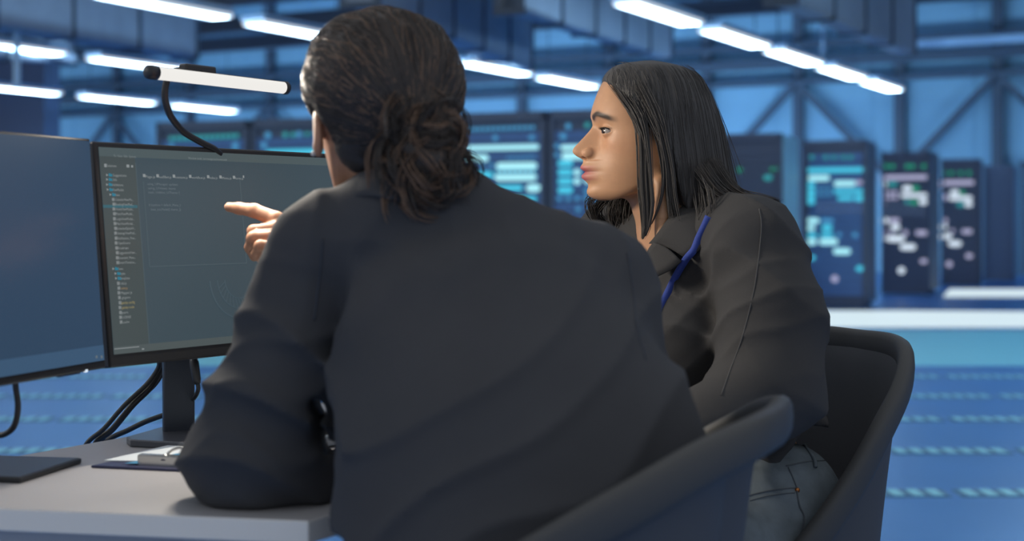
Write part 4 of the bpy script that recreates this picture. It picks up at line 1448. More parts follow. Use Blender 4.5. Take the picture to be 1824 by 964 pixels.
def make_eyes(fr, ec, gaze_w, parent):
    for s in (-1, 1):
        c = fr.wld((ec[0], s * ec[1], ec[2]))
        g = Vector(fr.wld((1, s * 0 + gaze_w, 0.0)) - fr.wld((0, 0, 0))).normalized()
        X = g.orthogonal().normalized(); Y_ = g.cross(X)
        m = MB()
        r = 0.0121 * fr.s
        prof = []
        for i in range(25):
            a = math.pi * i / 24
            bulge = 1.0 + (0.05 if a < 0.5 else 0.0) * math.cos(a / 0.5 * math.pi / 2)
            prof.append((max(r * math.sin(a), 1e-5) * bulge, r * math.cos(a) * bulge))
        m.lathe(prof, c, 28, (X, Y_, g))
        for i in range(len(m.f)):
            row = i // 28
            m.mi[i] = 2 if row < 2 else (1 if row < 5 else 0)
        m.mi[-2] = 2; m.mi[-1] = 0
        m.build('eye', [M_EYE, M_IRIS, M_PUPIL], parent, smooth=True)


# ================================================================== THE WOMAN
WOMAN = thing('person', 'woman with long black hair in a black shirt with a blue lanyard, in profile, seated', 'person', (0.43, 2.42, 0))
yaw = R(5)
FW = Frame(P(1160, 240, 2.45), (-math.cos(yaw), -math.sin(yaw), 0), (0, 0, 1), 1.0)
headW, tintW, ecW = canonical_head()
BF = np.array((-0.80, -0.60, 0)); BL = np.array((0.60, -0.80, 0))       # where her chest faces, and her left


def N(v): return np.array(v, np.float32)


w_neck0, w_neck1 = N(P(1158, 305, 2.455)), N(P(1212, 462, 2.475))
w_chest = N(P(1225, 520, 2.48)); w_pelvis = N((0.415, 2.405, 0.60))
w_shL, w_shR = N(P(1352, 438, 2.335)), N((0.20, 2.63, 1.055))
w_elL = N(P(1366, 700, 2.24)); w_waL = N(P(1130, 850, 2.04))
w_elR = N((0.10, 2.60, 0.80)); w_waR = N((-0.03, 2.40, 0.78))
w_hipL = w_pelvis + BL * 0.08 + N((0, 0, -.06)); w_hipR = w_pelvis - BL * 0.09 + N((0, 0, -.06))
w_knL = w_hipL + BF * 0.40 + N((0, 0, .0)); w_knR = w_hipR + BF * 0.40 - BL * 0.03
w_anL, w_anR = N((w_knL[0], w_knL[1] + .04, 0.09)), N((w_knR[0], w_knR[1] + .04, 0.09))


def hand_chain(p, wr, d, side, k=0.006):
    """a relaxed open hand at wrist wr pointing along d, thumb towards side"""
    d = d / np.linalg.norm(d); side = side / np.linalg.norm(side)
    up = np.cross(side, d)
    c = sd_ell(p, wr + d * 0.05, (.048, .014, .038), np.array((d, up, side)))
    for i, (o_, L) in enumerate(((.026, .070), (.009, .078), (-.009, .072), (-.026, .056))):
        a = wr + d * 0.085 + side * o_
        pts = [a, a + d * L * .45 - up * .004, a + d * L * .75 - up * .014, a + d * L - up * .026]
        c = smin(c, sd_chain(p, pts, [.0095, .009, .008, .007], .004), k)
    t0 = wr + d * 0.025 + side * .025
    c = smin(c, sd_chain(p, [t0, t0 + d * .03 + side * .025, t0 + d * .06 + side * .032 - up * .008], [.013, .011, .0085], .005), .01)
    return c


def woman_body(p):
    f = headW(FW.loc(p))
    f = smin(f, sd_cap(p, w_neck0, w_neck1, .050, .055), 0.022)
    # nape and throat muscles
    f = smin(f, sd_cap(p, N(P(1180, 330, 2.39)), N(P(1178, 455, 2.37)), .014, .012), 0.02)
    t = sd_cap(p, w_chest + N((0, 0, .02)), w_pelvis, .085, .10)
    t = smin(t, sd_cap(p, w_shL, w_shR, .045, .045), 0.08)
    f = smin(f, t, 0.035)
    f = smin(f, sd_chain(p, [w_shL, w_elL, w_waL], [.05, .042, .028], .02), 0.03)
    f = smin(f, sd_chain(p, [w_shR, w_elR, w_waR], [.05, .042, .028], .02), 0.03)
    f = smin(f, sd_chain(p, [w_hipL, w_knL, w_anL], [.085, .055, .04], .03), 0.03)
    f = smin(f, sd_chain(p, [w_hipR, w_knR, w_anR], [.085, .055, .04], .03), 0.03)
    for wr, el in ((w_waL, w_elL), (w_waR, w_elR)):
        f = smin(f, hand_chain(p, wr, wr - el, N((-.3, .5, .1))), 0.012)
    return f


SKW = (0.50, 0.275, 0.155)
hc = FW.C
body_w = nets_obj('body', woman_body, [((hc[0] - .165, hc[1] - .105, hc[2] - .145), (hc[0] + .115, hc[1] + .105, hc[2] + .130), 0.0015),
                                      ((-.35, 1.75, 0.04), (.62, 2.85, hc[2] - .1435), 0.008)], M_SKIN_W, WOMAN,
                  tint=lambda V: tintW(FW.loc(V), SKW))
make_eyes(FW, ecW, 0.20, WOMAN)

# lashes: a small curved fringe along the upper lids
for s in (-1, 1):
    m = MB()
    ec = np.array((ecW[0], s * ecW[1], ecW[2]))
    pts = []
    for i in range(9):
        a = R(38) * s + (i - 4) / 4 * R(48)
        zz_ = 0.0052 * math.sqrt(max(0, 1 - ((i - 4) / 4.3) ** 2)) - 0.0002
        pts.append(Vector(FW.wld(ec + np.array((math.cos(a) * .0129, math.sin(a) * .0129, zz_)))))
    m.tube(pts, [0.0006, .0009, .0011, .0012, .0012, .0012, .0011, .0009, .0006], 6)
    for i in range(1, 16):
        k = i / 16 * 8
        p0 = pts[int(k)].lerp(pts[min(int(k) + 1, 8)], k - int(k))
        dirv = (p0 - Vector(FW.wld(ec))).normalized()
        m.tube([p0, p0 + dirv * .003 - Z * .0004, p0 + dirv * .0055 + Z * .0012], [.0004, .0003, .0001], 4)
    m.build('eyelashes', M_LASH, WOMAN)

# earring
ep = Vector(FW.wld(((1160 - 1169) / SK, 0.083, (240 - 291.5) / SK)))
m = MB()
m.tube([ep + Vector((0.0045 * math.cos(a), 0, -0.003 + 0.0045 * math.sin(a))) for a in [R(i * 20) for i in range(19)]], 0.0008, 6)
m.lathe([(0.0002, -.002), (0.0016, -.001), (0.0018, 0), (0.0012, 0.0014)], ep + Vector((0.002, -.003, -.002)), 10, (Vector((1, 0, 0)), Z, Vector((0, -1, 0))))
m.build('earring', M_GOLD, WOMAN, smooth=True)['label'] = 'small gold earring'

# ---- hair of the woman
HB = tab([(108, 1150), (110, 1160), (113, 1190), (119, 1215), (130, 1238), (145, 1253), (170, 1266), (200, 1280), (230, 1290), (270, 1298), (300, 1304), (330, 1312), (352, 1322), (400, 1332), (440, 1326)], 3)
HF = tab([(108, 1150), (109.5, 1130), (113, 1108), (120, 1090), (130, 1079), (140, 1073), (150, 1068), (170, 1050), (450, 1050)], 2)
HWd = tab([(107, .006), (109, .025), (113, .042), (120, .056), (130, .066), (150, .077), (180, .085), (210, .0875), (250, .089), (300, .090), (340, .088), (380, .080), (440, .066)], 4)
HL = tab([(100, 1060), (140, 1071), (150, 1075), (162, 1088), (180, 1106), (200, 1123), (215, 1133), (235, 1146), (255, 1166), (270, 1180), (300, 1186), (330, 1192), (360, 1202), (400, 1222), (440, 1250)], 4)


def hair_w_local(q, groove=True):
    u, w, v = q[:, 0], q[:, 1], q[:, 2]
    py = 240 - v * SK
    px = 1160 - u * SK
    aw = np.abs(w)
    X = np.where(u > 0, (1160 - HF(py)) / SK, (HB(py) - 1160) / SK)
    X = np.maximum(X, .004)
    W = HWd(py)
    e = ((np.abs(u) / X) ** 2.1 + (aw / W) ** 2.1) ** (1 / 2.1)
    rr = np.sqrt(u * u + w * w) + 1e-6
    f = (e - 1) * rr / np.maximum(e, 1e-3)
    if groove:
        ang = np.arctan2(w, -u + 0.02)
        gr = vnoise(np.stack([ang * 26, py * 0.012, np.zeros_like(py)], 1).astype(np.float32)) * 0.0016 + vnoise(np.stack([ang * 60, py * 0.02, ang], 1).astype(np.float32)) * 0.0007
        f = f + gr * np.clip((py - 112) / 20, 0, 1)
    f = smax(f, (v - (240 - 109) / SK), 0.010)
    f = smax(f, (HL(py) - px) / SK * 0.8, 0.004)
    f = smax(f, ((240 - 425) / SK + 0.10 * (px - 1270) / SK - v), 0.02)
    return f


def hair_w(p): return hair_w_local(FW.loc(p))


LOCKS = []


def lock(pts, n, spread, rad, m=14, wob=0.0):
    """a lock of n hairs following pts (px, py, Y), spread in metres"""
    c = spline([P(*q) for q in pts], 5)
    c = np.array([v[:] for v in c])
    t = np.linspace(0, len(c) - 1, m)
    base = np.stack([np.interp(t, np.arange(len(c)), c[:, k]) for k in range(3)], 1)
    sp = np.interp(np.linspace(0, 1, m), np.linspace(0, 1, len(spread)), spread)
    o = RNG.randn(n, 3) * 0.5
    o2 = RNG.randn(n, 1, 3) * 0.16
    paths = base[None] + (o[:, None, :] + o2 * np.linspace(-1, 1, m)[None, :, None]) * sp[None, :, None]
    if wob:
        ph = RNG.rand(n, 1) * 6.28
        paths[:, :, 0] += wob * np.sin(np.linspace(0, 5, m)[None] + ph)
    cut_ = 1 - RNG.rand(n) * 0.12
    LOCKS.append((paths, rad * (0.6 + 0.8 * RNG.rand(n))))


def flow_strands(fn, starts, step_fn, n_steps, lift, jitter=0.0):
    p = starts.astype(np.float32).copy()
    out = []
    for i in range(n_steps):
        for _ in range(2):
            g = grad(fn, p)
            d = fn(p)
            p = (p - g * (np.clip(d - lift, -0.01, 0.01))[:, None]).astype(np.float32)
        out.append(p.copy())
        g = grad(fn, p)
        s = step_fn(p, i)
        s = s - g * (s * g).sum(1, keepdims=True) * 0.85
        p = (p + s).astype(np.float32)
    return np.stack(out, 1)


hw_lo = FW.C + N((-.12, -.13, -.22)); hw_hi = FW.C + N((.20, .13, .14))
hair_obj = nets_obj('hair', hair_w, [(hw_lo, hw_hi, 0.0024)], M_HAIR_W, WOMAN)
hair_obj['label'] = 'long straight black hair'

# strands over the shell: from the parting down
ns = 1500
top = []
while len(top) < ns:
    u_, w_ = RNG.uniform(-.12, .088), RNG.uniform(-.09, .09)
    top.append((u_, w_, .128 - 1.6 * (u_ * u_ * .8 + w_ * w_) * 4 * .5))
q0 = np.array(top, np.float32)
q0[:, 2] = RNG.uniform(-.05, .128, ns)
dirs = RNG.randn(ns, 2); dirs /= np.linalg.norm(dirs, axis=1, keepdims=True)
q0[:, 0] = dirs[:, 0] * .06; q0[:, 1] = dirs[:, 1] * .06
st = FW.wld(q0).astype(np.float32)


def flow_w(p, i):
    q = FW.loc(p)
    s = np.zeros_like(p)
    back = np.array(FW.M[0]) * -1
    s[:, 2] = -0.013
    topm = np.clip((q[:, 2] - 0.075) / 0.05, 0, 1)
    lat = np.array(FW.M[1])[None] * np.sign(q[:, 1:2] + 1e-5)
    s += (back[None] * 0.005 + lat * 0.007) * topm[:, None] + back[None] * 0.0018
    return s


paths = flow_strands(hair_w, st, flow_w, 16, 0.0006)
ok = np.isfinite(paths).all((1, 2)) & (np.abs(paths - FW.C).max((1, 2)) < 0.32)
qq = FW.loc(paths.reshape(-1, 3).astype(np.float32)).reshape(paths.shape)
pxx, pyy = 1160 - qq[..., 0] * SK, 240 - qq[..., 2] * SK
ok &= (pxx > HL(pyy) - 2).all(1) & (pyy[:, -1] < 440)
paths = paths[ok]
V, F = strands_mesh(paths, RNG.uniform(.0003, .0008, len(paths)))
np_mesh('hair_strands', V, F, M_HAIR_W2, hair_obj)

# face-framing locks, the far side hair below the chin, the flick on the shoulder
lock([(1092, 150, 2.40), (1122, 190, 2.372), (1141, 230, 2.366), (1144, 280, 2.362), (1145, 330, 2.362), (1148, 372, 2.365), (1149, 405, 2.37), (1144, 425, 2.37)], 95, [.008, .008, .008, .008, .008, .007, .005, .002], .0009)
lock([(1115, 165, 2.385), (1140, 205, 2.362), (1150, 240, 2.358), (1156, 290, 2.356), (1159, 330, 2.357), (1161, 365, 2.36), (1156, 400, 2.365), (1150, 420, 2.37)], 60, [.010, .009, .006, .004, .003, .003, .002, .001], .0009)
lock([(1130, 160, 2.375), (1157, 205, 2.360), (1172, 245, 2.357), (1181, 300, 2.357), (1180, 340, 2.360), (1172, 372, 2.364), (1160, 400, 2.368)], 26, [.010, .008, .005, .003, .002, .002, .001], .0008)
lock([(1140, 150, 2.375), (1170, 210, 2.356), (1182, 250, 2.357), (1192, 300, 2.360), (1196, 350, 2.365), (1205, 400, 2.37)], 120, [.012, .011, .007, .007, .008, .010], .0009)
lock([(1110, 300, 2.53), (1095, 340, 2.535), (1070, 362, 2.54), (1062, 385, 2.55), (1085, 410, 2.57), (1120, 425, 2.58)], 80, [.010, .010, .009, .008, .008, .005], .0008)
lock([(1115, 310, 2.53), (1110, 345, 2.53), (1100, 370, 2.53), (1105, 400, 2.54), (1125, 425, 2.55), (1150, 455, 2.56)], 200, [.012, .016, .016, .015, .012, .007], .0008)
lock([(1140, 320, 2.53), (1135, 355, 2.53), (1130, 390, 2.53), (1135, 425, 2.53), (1147, 465, 2.54)], 240, [.012, .018, .018, .014, .008], .0009)
lock([(1085, 345, 2.53), (1056, 352, 2.53), (1052, 372, 2.535), (1060, 395, 2.545)], 26, [.010, .010, .008, .004], .0007)
lock([(1270, 290, 2.38), (1295, 330, 2.37), (1320, 350, 2.36), (1350, 356, 2.35), (1388, 361, 2.345)], 110, [.012, .012, .010, .008, .005], .0008)
lock([(1250, 300, 2.36), (1275, 335, 2.36), (1300, 352, 2.355), (1330, 360, 2.345), (1372, 366, 2.34)], 90, [.012, .010, .008, .006, .004], .0008)
lock([(1262, 160, 2.45), (1285, 220, 2.45), (1304, 280, 2.44), (1316, 325, 2.43)], 14, [.006, .008, .012, .016], .0003)
lock([(1255, 340, 2.36), (1262, 380, 2.35), (1262, 420, 2.345)], 60, [.02, .02, .012], .0009)
Vs, Fs, o_ = [], [], 0
for pa, ra in LOCKS:
    V, F = strands_mesh(pa, ra); Vs.append(V); Fs.append(F + o_); o_ += len(V)
np_mesh('hair_locks', np.concatenate(Vs), np.concatenate(Fs), M_HAIR_L, hair_obj)
LOCKS.clear()


# ---- shirt of the woman
def in_frame(p, c, fx, fy, fz):
    M = np.array((fx, fy, fz), np.float32)
    return ((p - np.array(c, np.float32)) @ M.T).astype(np.float32)


def shirt_w(p):
    ax = w_pelvis + N((0, 0, .02)) - (w_chest + N((0, 0, .05)))
    dep = p - w_pelvis
    d = dep @ BF.astype(np.float32)
    ps = (p + (d * 0.45)[:, None] * BF.astype(np.float32)).astype(np.float32)       # torso flattened front to back

    def fl(c):
        c = np.array(c, np.float32); return c + (float((c - w_pelvis) @ BF) * 0.45) * BF.astype(np.float32)
    t = sd_cap(ps, fl(w_chest + N((0.0, 0, -.04))), fl(w_pelvis + N((0, 0, .06))), .135, .165)
    t = smin(t, sd_cap(p, w_shL + N((-.02, .0, .0)), w_shR, .070, .070), 0.07)
    t = smin(t, sd_cap(p, N(P(1250, 408, 2.45)), N(P(1345, 425, 2.35)), .055, .062), 0.04)
    # chest
    t = smin(t, sd_ell(p, w_chest + BF * 0.085 + BL * 0.07 + N((0, 0, -.09)), (.075, .075, .085)), 0.05)
    t = smin(t, sd_ell(p, w_chest + BF * 0.085 - BL * 0.07 + N((0, 0, -.09)), (.075, .075, .085)), 0.05)
    # sleeve hanging wide
    el = N(P(1368, 690, 2.24))
    a = sd_chain(p, [w_shL + N((-.004, 0, -.005)), N(P(1372, 560, 2.28)), el, N(P(1250, 784, 2.14)), w_waL], [.070, .073, .076, .062, .048], .05)
    b = sd_chain(p, [w_shR, w_elR, w_waR], [.074, .070, .055], .04)
    f = smin(t, a, 0.028)
    f = smin(f, b, 0.03)
    # opening at the collar
    f = smax(f, -sd_cap(p, N(P(1165, 300, 2.44)), N(P(1212, 452, 2.47)), .062, .054), 0.012)
    f = smax(f, -sd_cap(p, N(P(1150, 440, 2.40)), N(P(1140, 475, 2.37)), .022, .008), 0.01)
    # hem
    f = smax(f, -(p[:, 2] - (0.665 + 0.13 * np.clip((p[:, 0] - .40) / .1, -1.3, .80))) * 0.8, 0.01)
    # folds
    f = f + folds(p, (0.75, .2, .62), 11, 0.010, 1.0, 2.0) + folds(p, (-0.5, .2, .85), 17, 0.005, 1.0, 9.0) + vnoise(p * 14) * 0.003
    # the shoulder seam
    return f


shirt_w_o = nets_obj('shirt', shirt_w, [((-.10, 1.95, .55), (.58, 2.80, 1.17), 0.0048)], M_SHIRT_W, WOMAN)
shirt_w_o['label'] = 'black shirt'


def ray_to(fn, px, py, y0=1.8, y1=2.9, n=1200):
    """first point of the surface fn = 0 met by the sight line of a pixel"""
    ys = np.linspace(y0, y1, n)
    pts = np.stack([(px - CX) / FPX * ys, ys, CAMZ - (py - HZ) / FPX * ys], 1).astype(np.float32)
    d = fn(pts)
    i = int(np.argmax(d < 0)) if (d < 0).any() else int(np.argmin(d))
    return Vector(pts[i])


def seam(fn, pix, rad, name, m_, parent, lift=0.0012, y0=1.8, y1=2.9, sides=6):
    c = spline([Vector((a, b, 0)) for a, b in pix], 6)
    pts = [ray_to(fn, v.x, v.y, y0, y1) - Vector((0, lift, 0)) for v in c]
    o = MB().tube(pts, rad, sides).build(name, m_, parent, smooth=True)
    return o


M_SEAM = mat('shirt_seam', (0.085, 0.085, 0.086, 1), rough=0.9)
seam(shirt_w, [(1352, 372), (1356, 400), (1352, 450), (1342, 520), (1322, 600), (1300, 660), (1284, 704)], 0.0009, 'sleeve_seam', M_SEAM, shirt_w_o)

# collar: a folded band round the neck with two points in front
def collar(parent, fn, outer, inner, m_, name='collar', solid=0.003):
    a = [Vector(q) for q in spline(inner, 5)]; b = [Vector(q) for q in spline(outer, 5)]
    rows = []
    for k in range(6):
        t = k / 5
        rows.append([p.lerp(q, t) + (p - q).orthogonal().normalized() * 0 + Z * (0.006 * math.sin(math.pi * t)) for p, q in zip(a, b)])
    o = MB().grid(rows).build(name, m_, parent, smooth=True, solid=solid)
    return o


collar(shirt_w_o, shirt_w,
       [P(1218, 458, 2.335), P(1236, 452, 2.325), P(1262, 432, 2.325), P(1300, 392, 2.36), P(1310, 372, 2.45), P(1290, 366, 2.53)],
       [P(1156, 434, 2.372), P(1172, 415, 2.362), P(1196, 384, 2.368), P(1225, 362, 2.40), P(1252, 350, 2.45), P(1250, 350, 2.51)], M_SHIRT_W)
collar(shirt_w_o, shirt_w,
       [P(1150, 500, 2.35), P(1172, 492, 2.345), P(1196, 480, 2.338), P(1214, 466, 2.334)],
       [P(1150, 470, 2.375), P(1152, 455, 2.37), P(1156, 443, 2.368), P(1164, 432, 2.364)], M_SHIRT_W, 'collar_stand')

# lanyard
lan = [(1262, 386), (1255, 402), (1244, 425), (1236, 445), (1222, 462), (1205, 490), (1190, 520), (1176, 550), (1167, 574), (1160, 600)]
c = spline([Vector((a, b, 0)) for a, b in lan], 5)
lp = []
for v in c:
    q = ray_to(shirt_w, v.x, v.y)
    y = min(q.y, np.interp(v.y, [386, 452, 460, 600], [2.38, 2.322, 2.33, 2.60])) - 0.006
    lp.append(P(v.x, v.y, y))
yy = np.array([p.y for p in lp]); yy = np.convolve(np.pad(yy, 4, mode='edge'), np.ones(9) / 9, 'valid')
lp = [P(v.x, v.y, y) for v, y in zip(c, yy)]
m = MB()
rows = []
for i, p in enumerate(lp):
    t = (lp[min(i + 1, len(lp) - 1)] - lp[max(i - 1, 0)]).normalized()
    sd = t.cross(Vector((0.15, -1, 0))).normalized()
    rows.append([p - sd * 0.0060, p + sd * 0.0060])
lanyard = MB().grid(rows).build('lanyard', M_LANYARD, None, smooth=True, solid=0.0018)
attach(lanyard, WOMAN); lanyard['label'] = 'bright blue lanyard'


# ---- jeans
def jeans(p):
    f = sd_ell(p, w_pelvis + BF * .06 + N((.0, 0, .00)), (.140, .140, .125))
    f = smin(f, sd_chain(p, [w_hipL + N((0, 0, .02)), w_hipL + BF * .2 + N((0, 0, .015)), w_knL, w_anL], [.098, .094, .075, .055], .04), 0.04)
    f = smin(f, sd_chain(p, [w_hipR + N((0, 0, .02)), w_knR, w_anR], [.105, .075, .055], .04), 0.04)
    f = smin(f, sd_ell(p, w_pelvis + BL * .075 + BF * .02 + N((0.0, 0, .03)), (.092, .088, .10)), .05)
    f = smax(f, p[:, 2] - 0.725, 0.006)
    f = f + folds(p, (0.7, .3, .7), 13, 0.006, 1.2, 5.0) + folds(p, (0.2, .5, .9), 22, 0.003, 1.2, 1.0)
    return f


jeans_o = nets_obj('jeans', jeans, [((-.10, 1.85, .05), (.68, 2.66, .76), 0.006)], M_JEANS, WOMAN)
jeans_o['label'] = 'faded grey-blue jeans'
seam(jeans, [(1418, 868), (1424, 900), (1432, 920), (1428, 945), (1418, 964)], 0.0014, 'side_seam', M_STITCH, jeans_o)
seam(jeans, [(1330, 884), (1360, 876), (1395, 871), (1418, 869)], 0.0011, 'pocket_seam', M_STITCH, jeans_o)
seam(jeans, [(1335, 892), (1365, 884), (1400, 879), (1416, 878)], 0.0008, 'pocket_stitch', M_STITCH, jeans_o)
seam(jeans, [(1400, 830), (1440, 822), (1470, 820)], 0.0011, 'waistband_seam', M_STITCH, jeans_o)
seam(jeans, [(1404, 832), (1412, 850), (1419, 868)], 0.0010, 'fly_seam', M_STITCH, jeans_o)
seam(jeans, [(1432, 792), (1440, 803), (1450, 818), (1452, 832)], 0.0035, 'belt_loop', M_JEANS, jeans_o, lift=0.003)
rv = ray_to(jeans, 1420, 873)
MB().lathe([(0.0038, -.001), (0.0040, .001), (0.0026, .0024)], rv - Vector((0, .001, 0)), 14, (Vector((1, 0, 0)), Z, Vector((0, -1, 0)))).build('rivet', M_COPPER, jeans_o, smooth=True)['label'] = 'copper rivet'


def shoes(an, fdir):
    fd = N(fdir)

    def fn(p):
        M = np.array((fd, np.cross((0, 0, 1), fd), (0, 0, 1)))
        f = sd_ell(p, an + fd * .07 + N((0, 0, -.045)), (.135, .047, .042), M)
        f = smin(f, sd_cap(p, an + N((0, 0, .0)), an + N((0, 0, -.04)), .045, .045), .03)
        return smax(f, 0.005 - p[:, 2], .004)
    return fn


for an in (w_anL, w_anR):
    nets_obj('shoe', shoes(an, BF), [((an[0] - .27, an[1] - .25, 0), (an[0] + .15, an[1] + .15, .16), 0.006)], M_SHOE, WOMAN)
# ================================================================== THE MAN
MAN = thing('person', 'person seen from behind with wavy tied hair and navy shirt, pointing at the screen', 'person', (0.04, 1.62, 0))
FM = Frame(P(674, 200, 1.86), (-0.25, 0.94, -0.20), (-0.05, 0.2, 1), 1.06)
headM, tintM, ecM = canonical_head(True)
m_neck0, m_neck1 = N(P(690, 275, 1.85)), N(P(728, 380, 1.85))
m_chest, m_hip = N((-0.055, 1.775, 1.00)), N((0.03, 1.60, .60))
m_shL, m_shR = N(P(566, 448, 1.84)), N(P(1060, 508, 1.86))
m_elL = N((-.325, 1.815, .805)); m_waL = N(P(534, 458, 2.055))
m_elR = N(P(1110, 745, 1.79)); m_waR = N((.09, 1.98, .69))
m_hipL, m_hipR = m_hip + N((-.09, .0, -.02)), m_hip + N((.09, .02, -.02))
m_knL, m_knR = N((-.13, 2.01, .585)), N((.02, 2.01, .585))
m_anL, m_anR = N((-.12, 2.0, .09)), N((.03, 2.0, .09))


def pt(px, py, Y): return N(P(px, py, Y))


def point_hand(p):
    ix = sd_chain(p, [pt(512, 402, 2.11), pt(492, 391, 2.112), pt(453, 375.5, 2.125), pt(426, 371.5, 2.137), pt(408, 369, 2.143)], [.0130, .0118, .0105, .0088, .0072], .004)
    md = sd_chain(p, [pt(515, 408, 2.10), pt(493, 406, 2.10), pt(452, 412, 2.105), pt(456, 424, 2.120), pt(478, 428, 2.125)], [.0125, .0105, .0095, .0088, .0078], .004)
    rg = sd_chain(p, [pt(520, 424, 2.09), pt(495, 421, 2.088), pt(451, 424, 2.088), pt(446, 441, 2.100), pt(453, 457, 2.108)], [.0125, .0100, .0095, .0085, .0072], .004)
    lt = sd_chain(p, [pt(524, 440, 2.078), pt(500, 438, 2.074), pt(463, 438, 2.074), pt(457, 452, 2.084), pt(466, 463, 2.094)], [.011, .0090, .0082, .0076, .0066], .004)
    th = sd_chain(p, [pt(536, 440, 2.10), pt(520, 424, 2.13), pt(496, 412, 2.145), pt(474, 408, 2.148)], [.016, .0125, .0105, .0088], .005)
    palm = sd_chain(p, [pt(538, 448, 2.065), pt(516, 414, 2.105)], [.026, .016], .01)
    palm = smin(palm, sd_chain(p, [pt(538, 452, 2.06), pt(522, 432, 2.085)], [.026, .016], .01), .012)
    f = smin(palm, ix, .008)
    for g in (md, rg, lt):
        f = smin(f, g, .004)
    # creases of the bent joints
    f = smin(f, th, .006)
    return f


def man_body(p):
    f = headM(FM.loc(p)) * FM.s
    f = smin(f, sd_cap(p, m_neck0, m_neck1, .055, .052), .022)
    t = sd_cap(p, m_chest + N((0, .03, -.05)), m_hip, .065, .11)
    t = smin(t, sd_cap(p, m_shL, m_shR, .045, .045), .08)
    f = smin(f, t, .035)
    f = smin(f, sd_chain(p, [m_shL, m_elL, m_waL], [.05, .042, .028], .02), .03)
    f = smin(f, sd_chain(p, [m_shR, m_elR, m_waR], [.05, .042, .028], .02), .03)
    f = smin(f, sd_chain(p, [m_hipL, m_knL, m_anL], [.085, .058, .042], .03), .03)
    f = smin(f, sd_chain(p, [m_hipR, m_knR, m_anR], [.085, .058, .042], .03), .03)
    f = smin(f, point_hand(p), .012)
    f = smin(f, hand_chain(p, m_waR, m_waR - m_elR + N((-.05, 0, .10)), N((-.7, -.2, .1))), .012)
    return f


SKM = (0.50, 0.255, 0.155)


def tint_man(V):
    c = tintM(FM.loc(V), SKM)
    # nails of the pointing hand
    for q, r in ((pt(404.5, 364.5, 2.137), .0055),):
        d = np.linalg.norm(V - q, axis=1)
        k = np.clip(1.2 - d / r, 0, .6)[:, None]
        c[:, :3] = c[:, :3] * (1 - k) + np.array((.55, .36, .28)) * k
    return c


hm_ = FM.C
nets_obj('body', man_body, [((hm_[0] - .15, hm_[1] - .15, hm_[2] - .165), (hm_[0] + .15, hm_[1] + .17, hm_[2] + .165), .0028),
                            ((-.455, 2.03, .995), (-.31, 2.19, 1.135), .0014),
                            ((-.45, 1.42, .04), (.30, 2.20, hm_[2] - .16), .009)], M_SKIN_M, MAN, tint=tint_man)
make_eyes(FM, ecM, 0.0, MAN)
e_ = Vector(FM.wld(((1160 - 1166) / SK, 0.082, (240 - 297) / SK)))
MB().lathe([(0.0005, -.0035), (.0028, -.002), (.0034, 0), (.0028, .002), (.0005, .0035)], e_, 12).build('earring', M_PEARL, MAN, smooth=True)['label'] = 'pale pearl earring'

# ---- hair
pony = [(pt(742, 205, 1.775), (.040, .040, .036)), (pt(775, 232, 1.775), (.034, .036, .040)), (pt(752, 268, 1.765), (.048, .042, .040)), (pt(775, 300, 1.768), (.042, .038, .036)), (pt(752, 325, 1.762), (.030, .030, .030)),
        (pt(720, 285, 1.770), (.028, .03, .036))]


def hair_m(p):
    f = sd_ell(p, pt(675, 150, 1.855), (.0985, .118, .0985))
    f = smin(f, sd_ell(p, pt(735, 165, 1.84), (.058, .085, .085)), .04)
    f = smin(f, sd_ell(p, pt(688, 235, 1.83), (.074, .062, .058)), .03)
    for c, r in pony:
        f = smin(f, sd_ell(p, c, tuple(k * .86 for k in r)), .014)
    q = FM.loc(p)
    u, w, v = q[:, 0], q[:, 1], q[:, 2]
    # keep off the face and round the ears
    hl = .050 - .25 * np.clip(.055 - v, 0, .2) - 0.55 * np.clip(-.020 - v, 0, .1)
    f = smax(f, (u - np.where(v > .085, .2, hl)) * .8, .008)
    ear = sd_ell(q, (-.016, .090, -.036), (.026, .03, .040))
    ear = np.minimum(ear, sd_ell(q, (-.016, -.090, -.036), (.026, .03, .040)))
    f = smax(f, -ear, .008)
    n = vnoise(p * np.array((30, 30, 30), np.float32)) * .0035 + vnoise(p * 75) * .0018
    return f + n


hair_mo = nets_obj('hair', hair_m, [((-.30, 1.68, 1.06), (.02, 1.99, 1.40), .0034)], M_HAIR_M, MAN)
hair_mo['label'] = 'wavy dark brown hair tied back'

ns = 2600
d = RNG.randn(ns, 3); d /= np.linalg.norm(d, axis=1, keepdims=True)
st = (pt(675, 150, 1.855) + d * np.array((.098, .118, .098))).astype(np.float32)
tie = pt(742, 238, 1.765)


def flow_m(p, i):
    v = tie - p
    L = np.linalg.norm(v, axis=1, keepdims=True) + 1e-6
    s = v / L * 0.0135
    s[:, 2:3] += 0.004 * np.clip((L - .08) / .1, 0, 1)
    wv = np.sin(p[:, 0] * 160 + p[:, 2] * 120 + i * .8)[:, None]
    s[:, 2:3] += 0.0035 * wv
    s[:, 0:1] += 0.0020 * np.cos(p[:, 2] * 150 + i)[:, None]
    return s


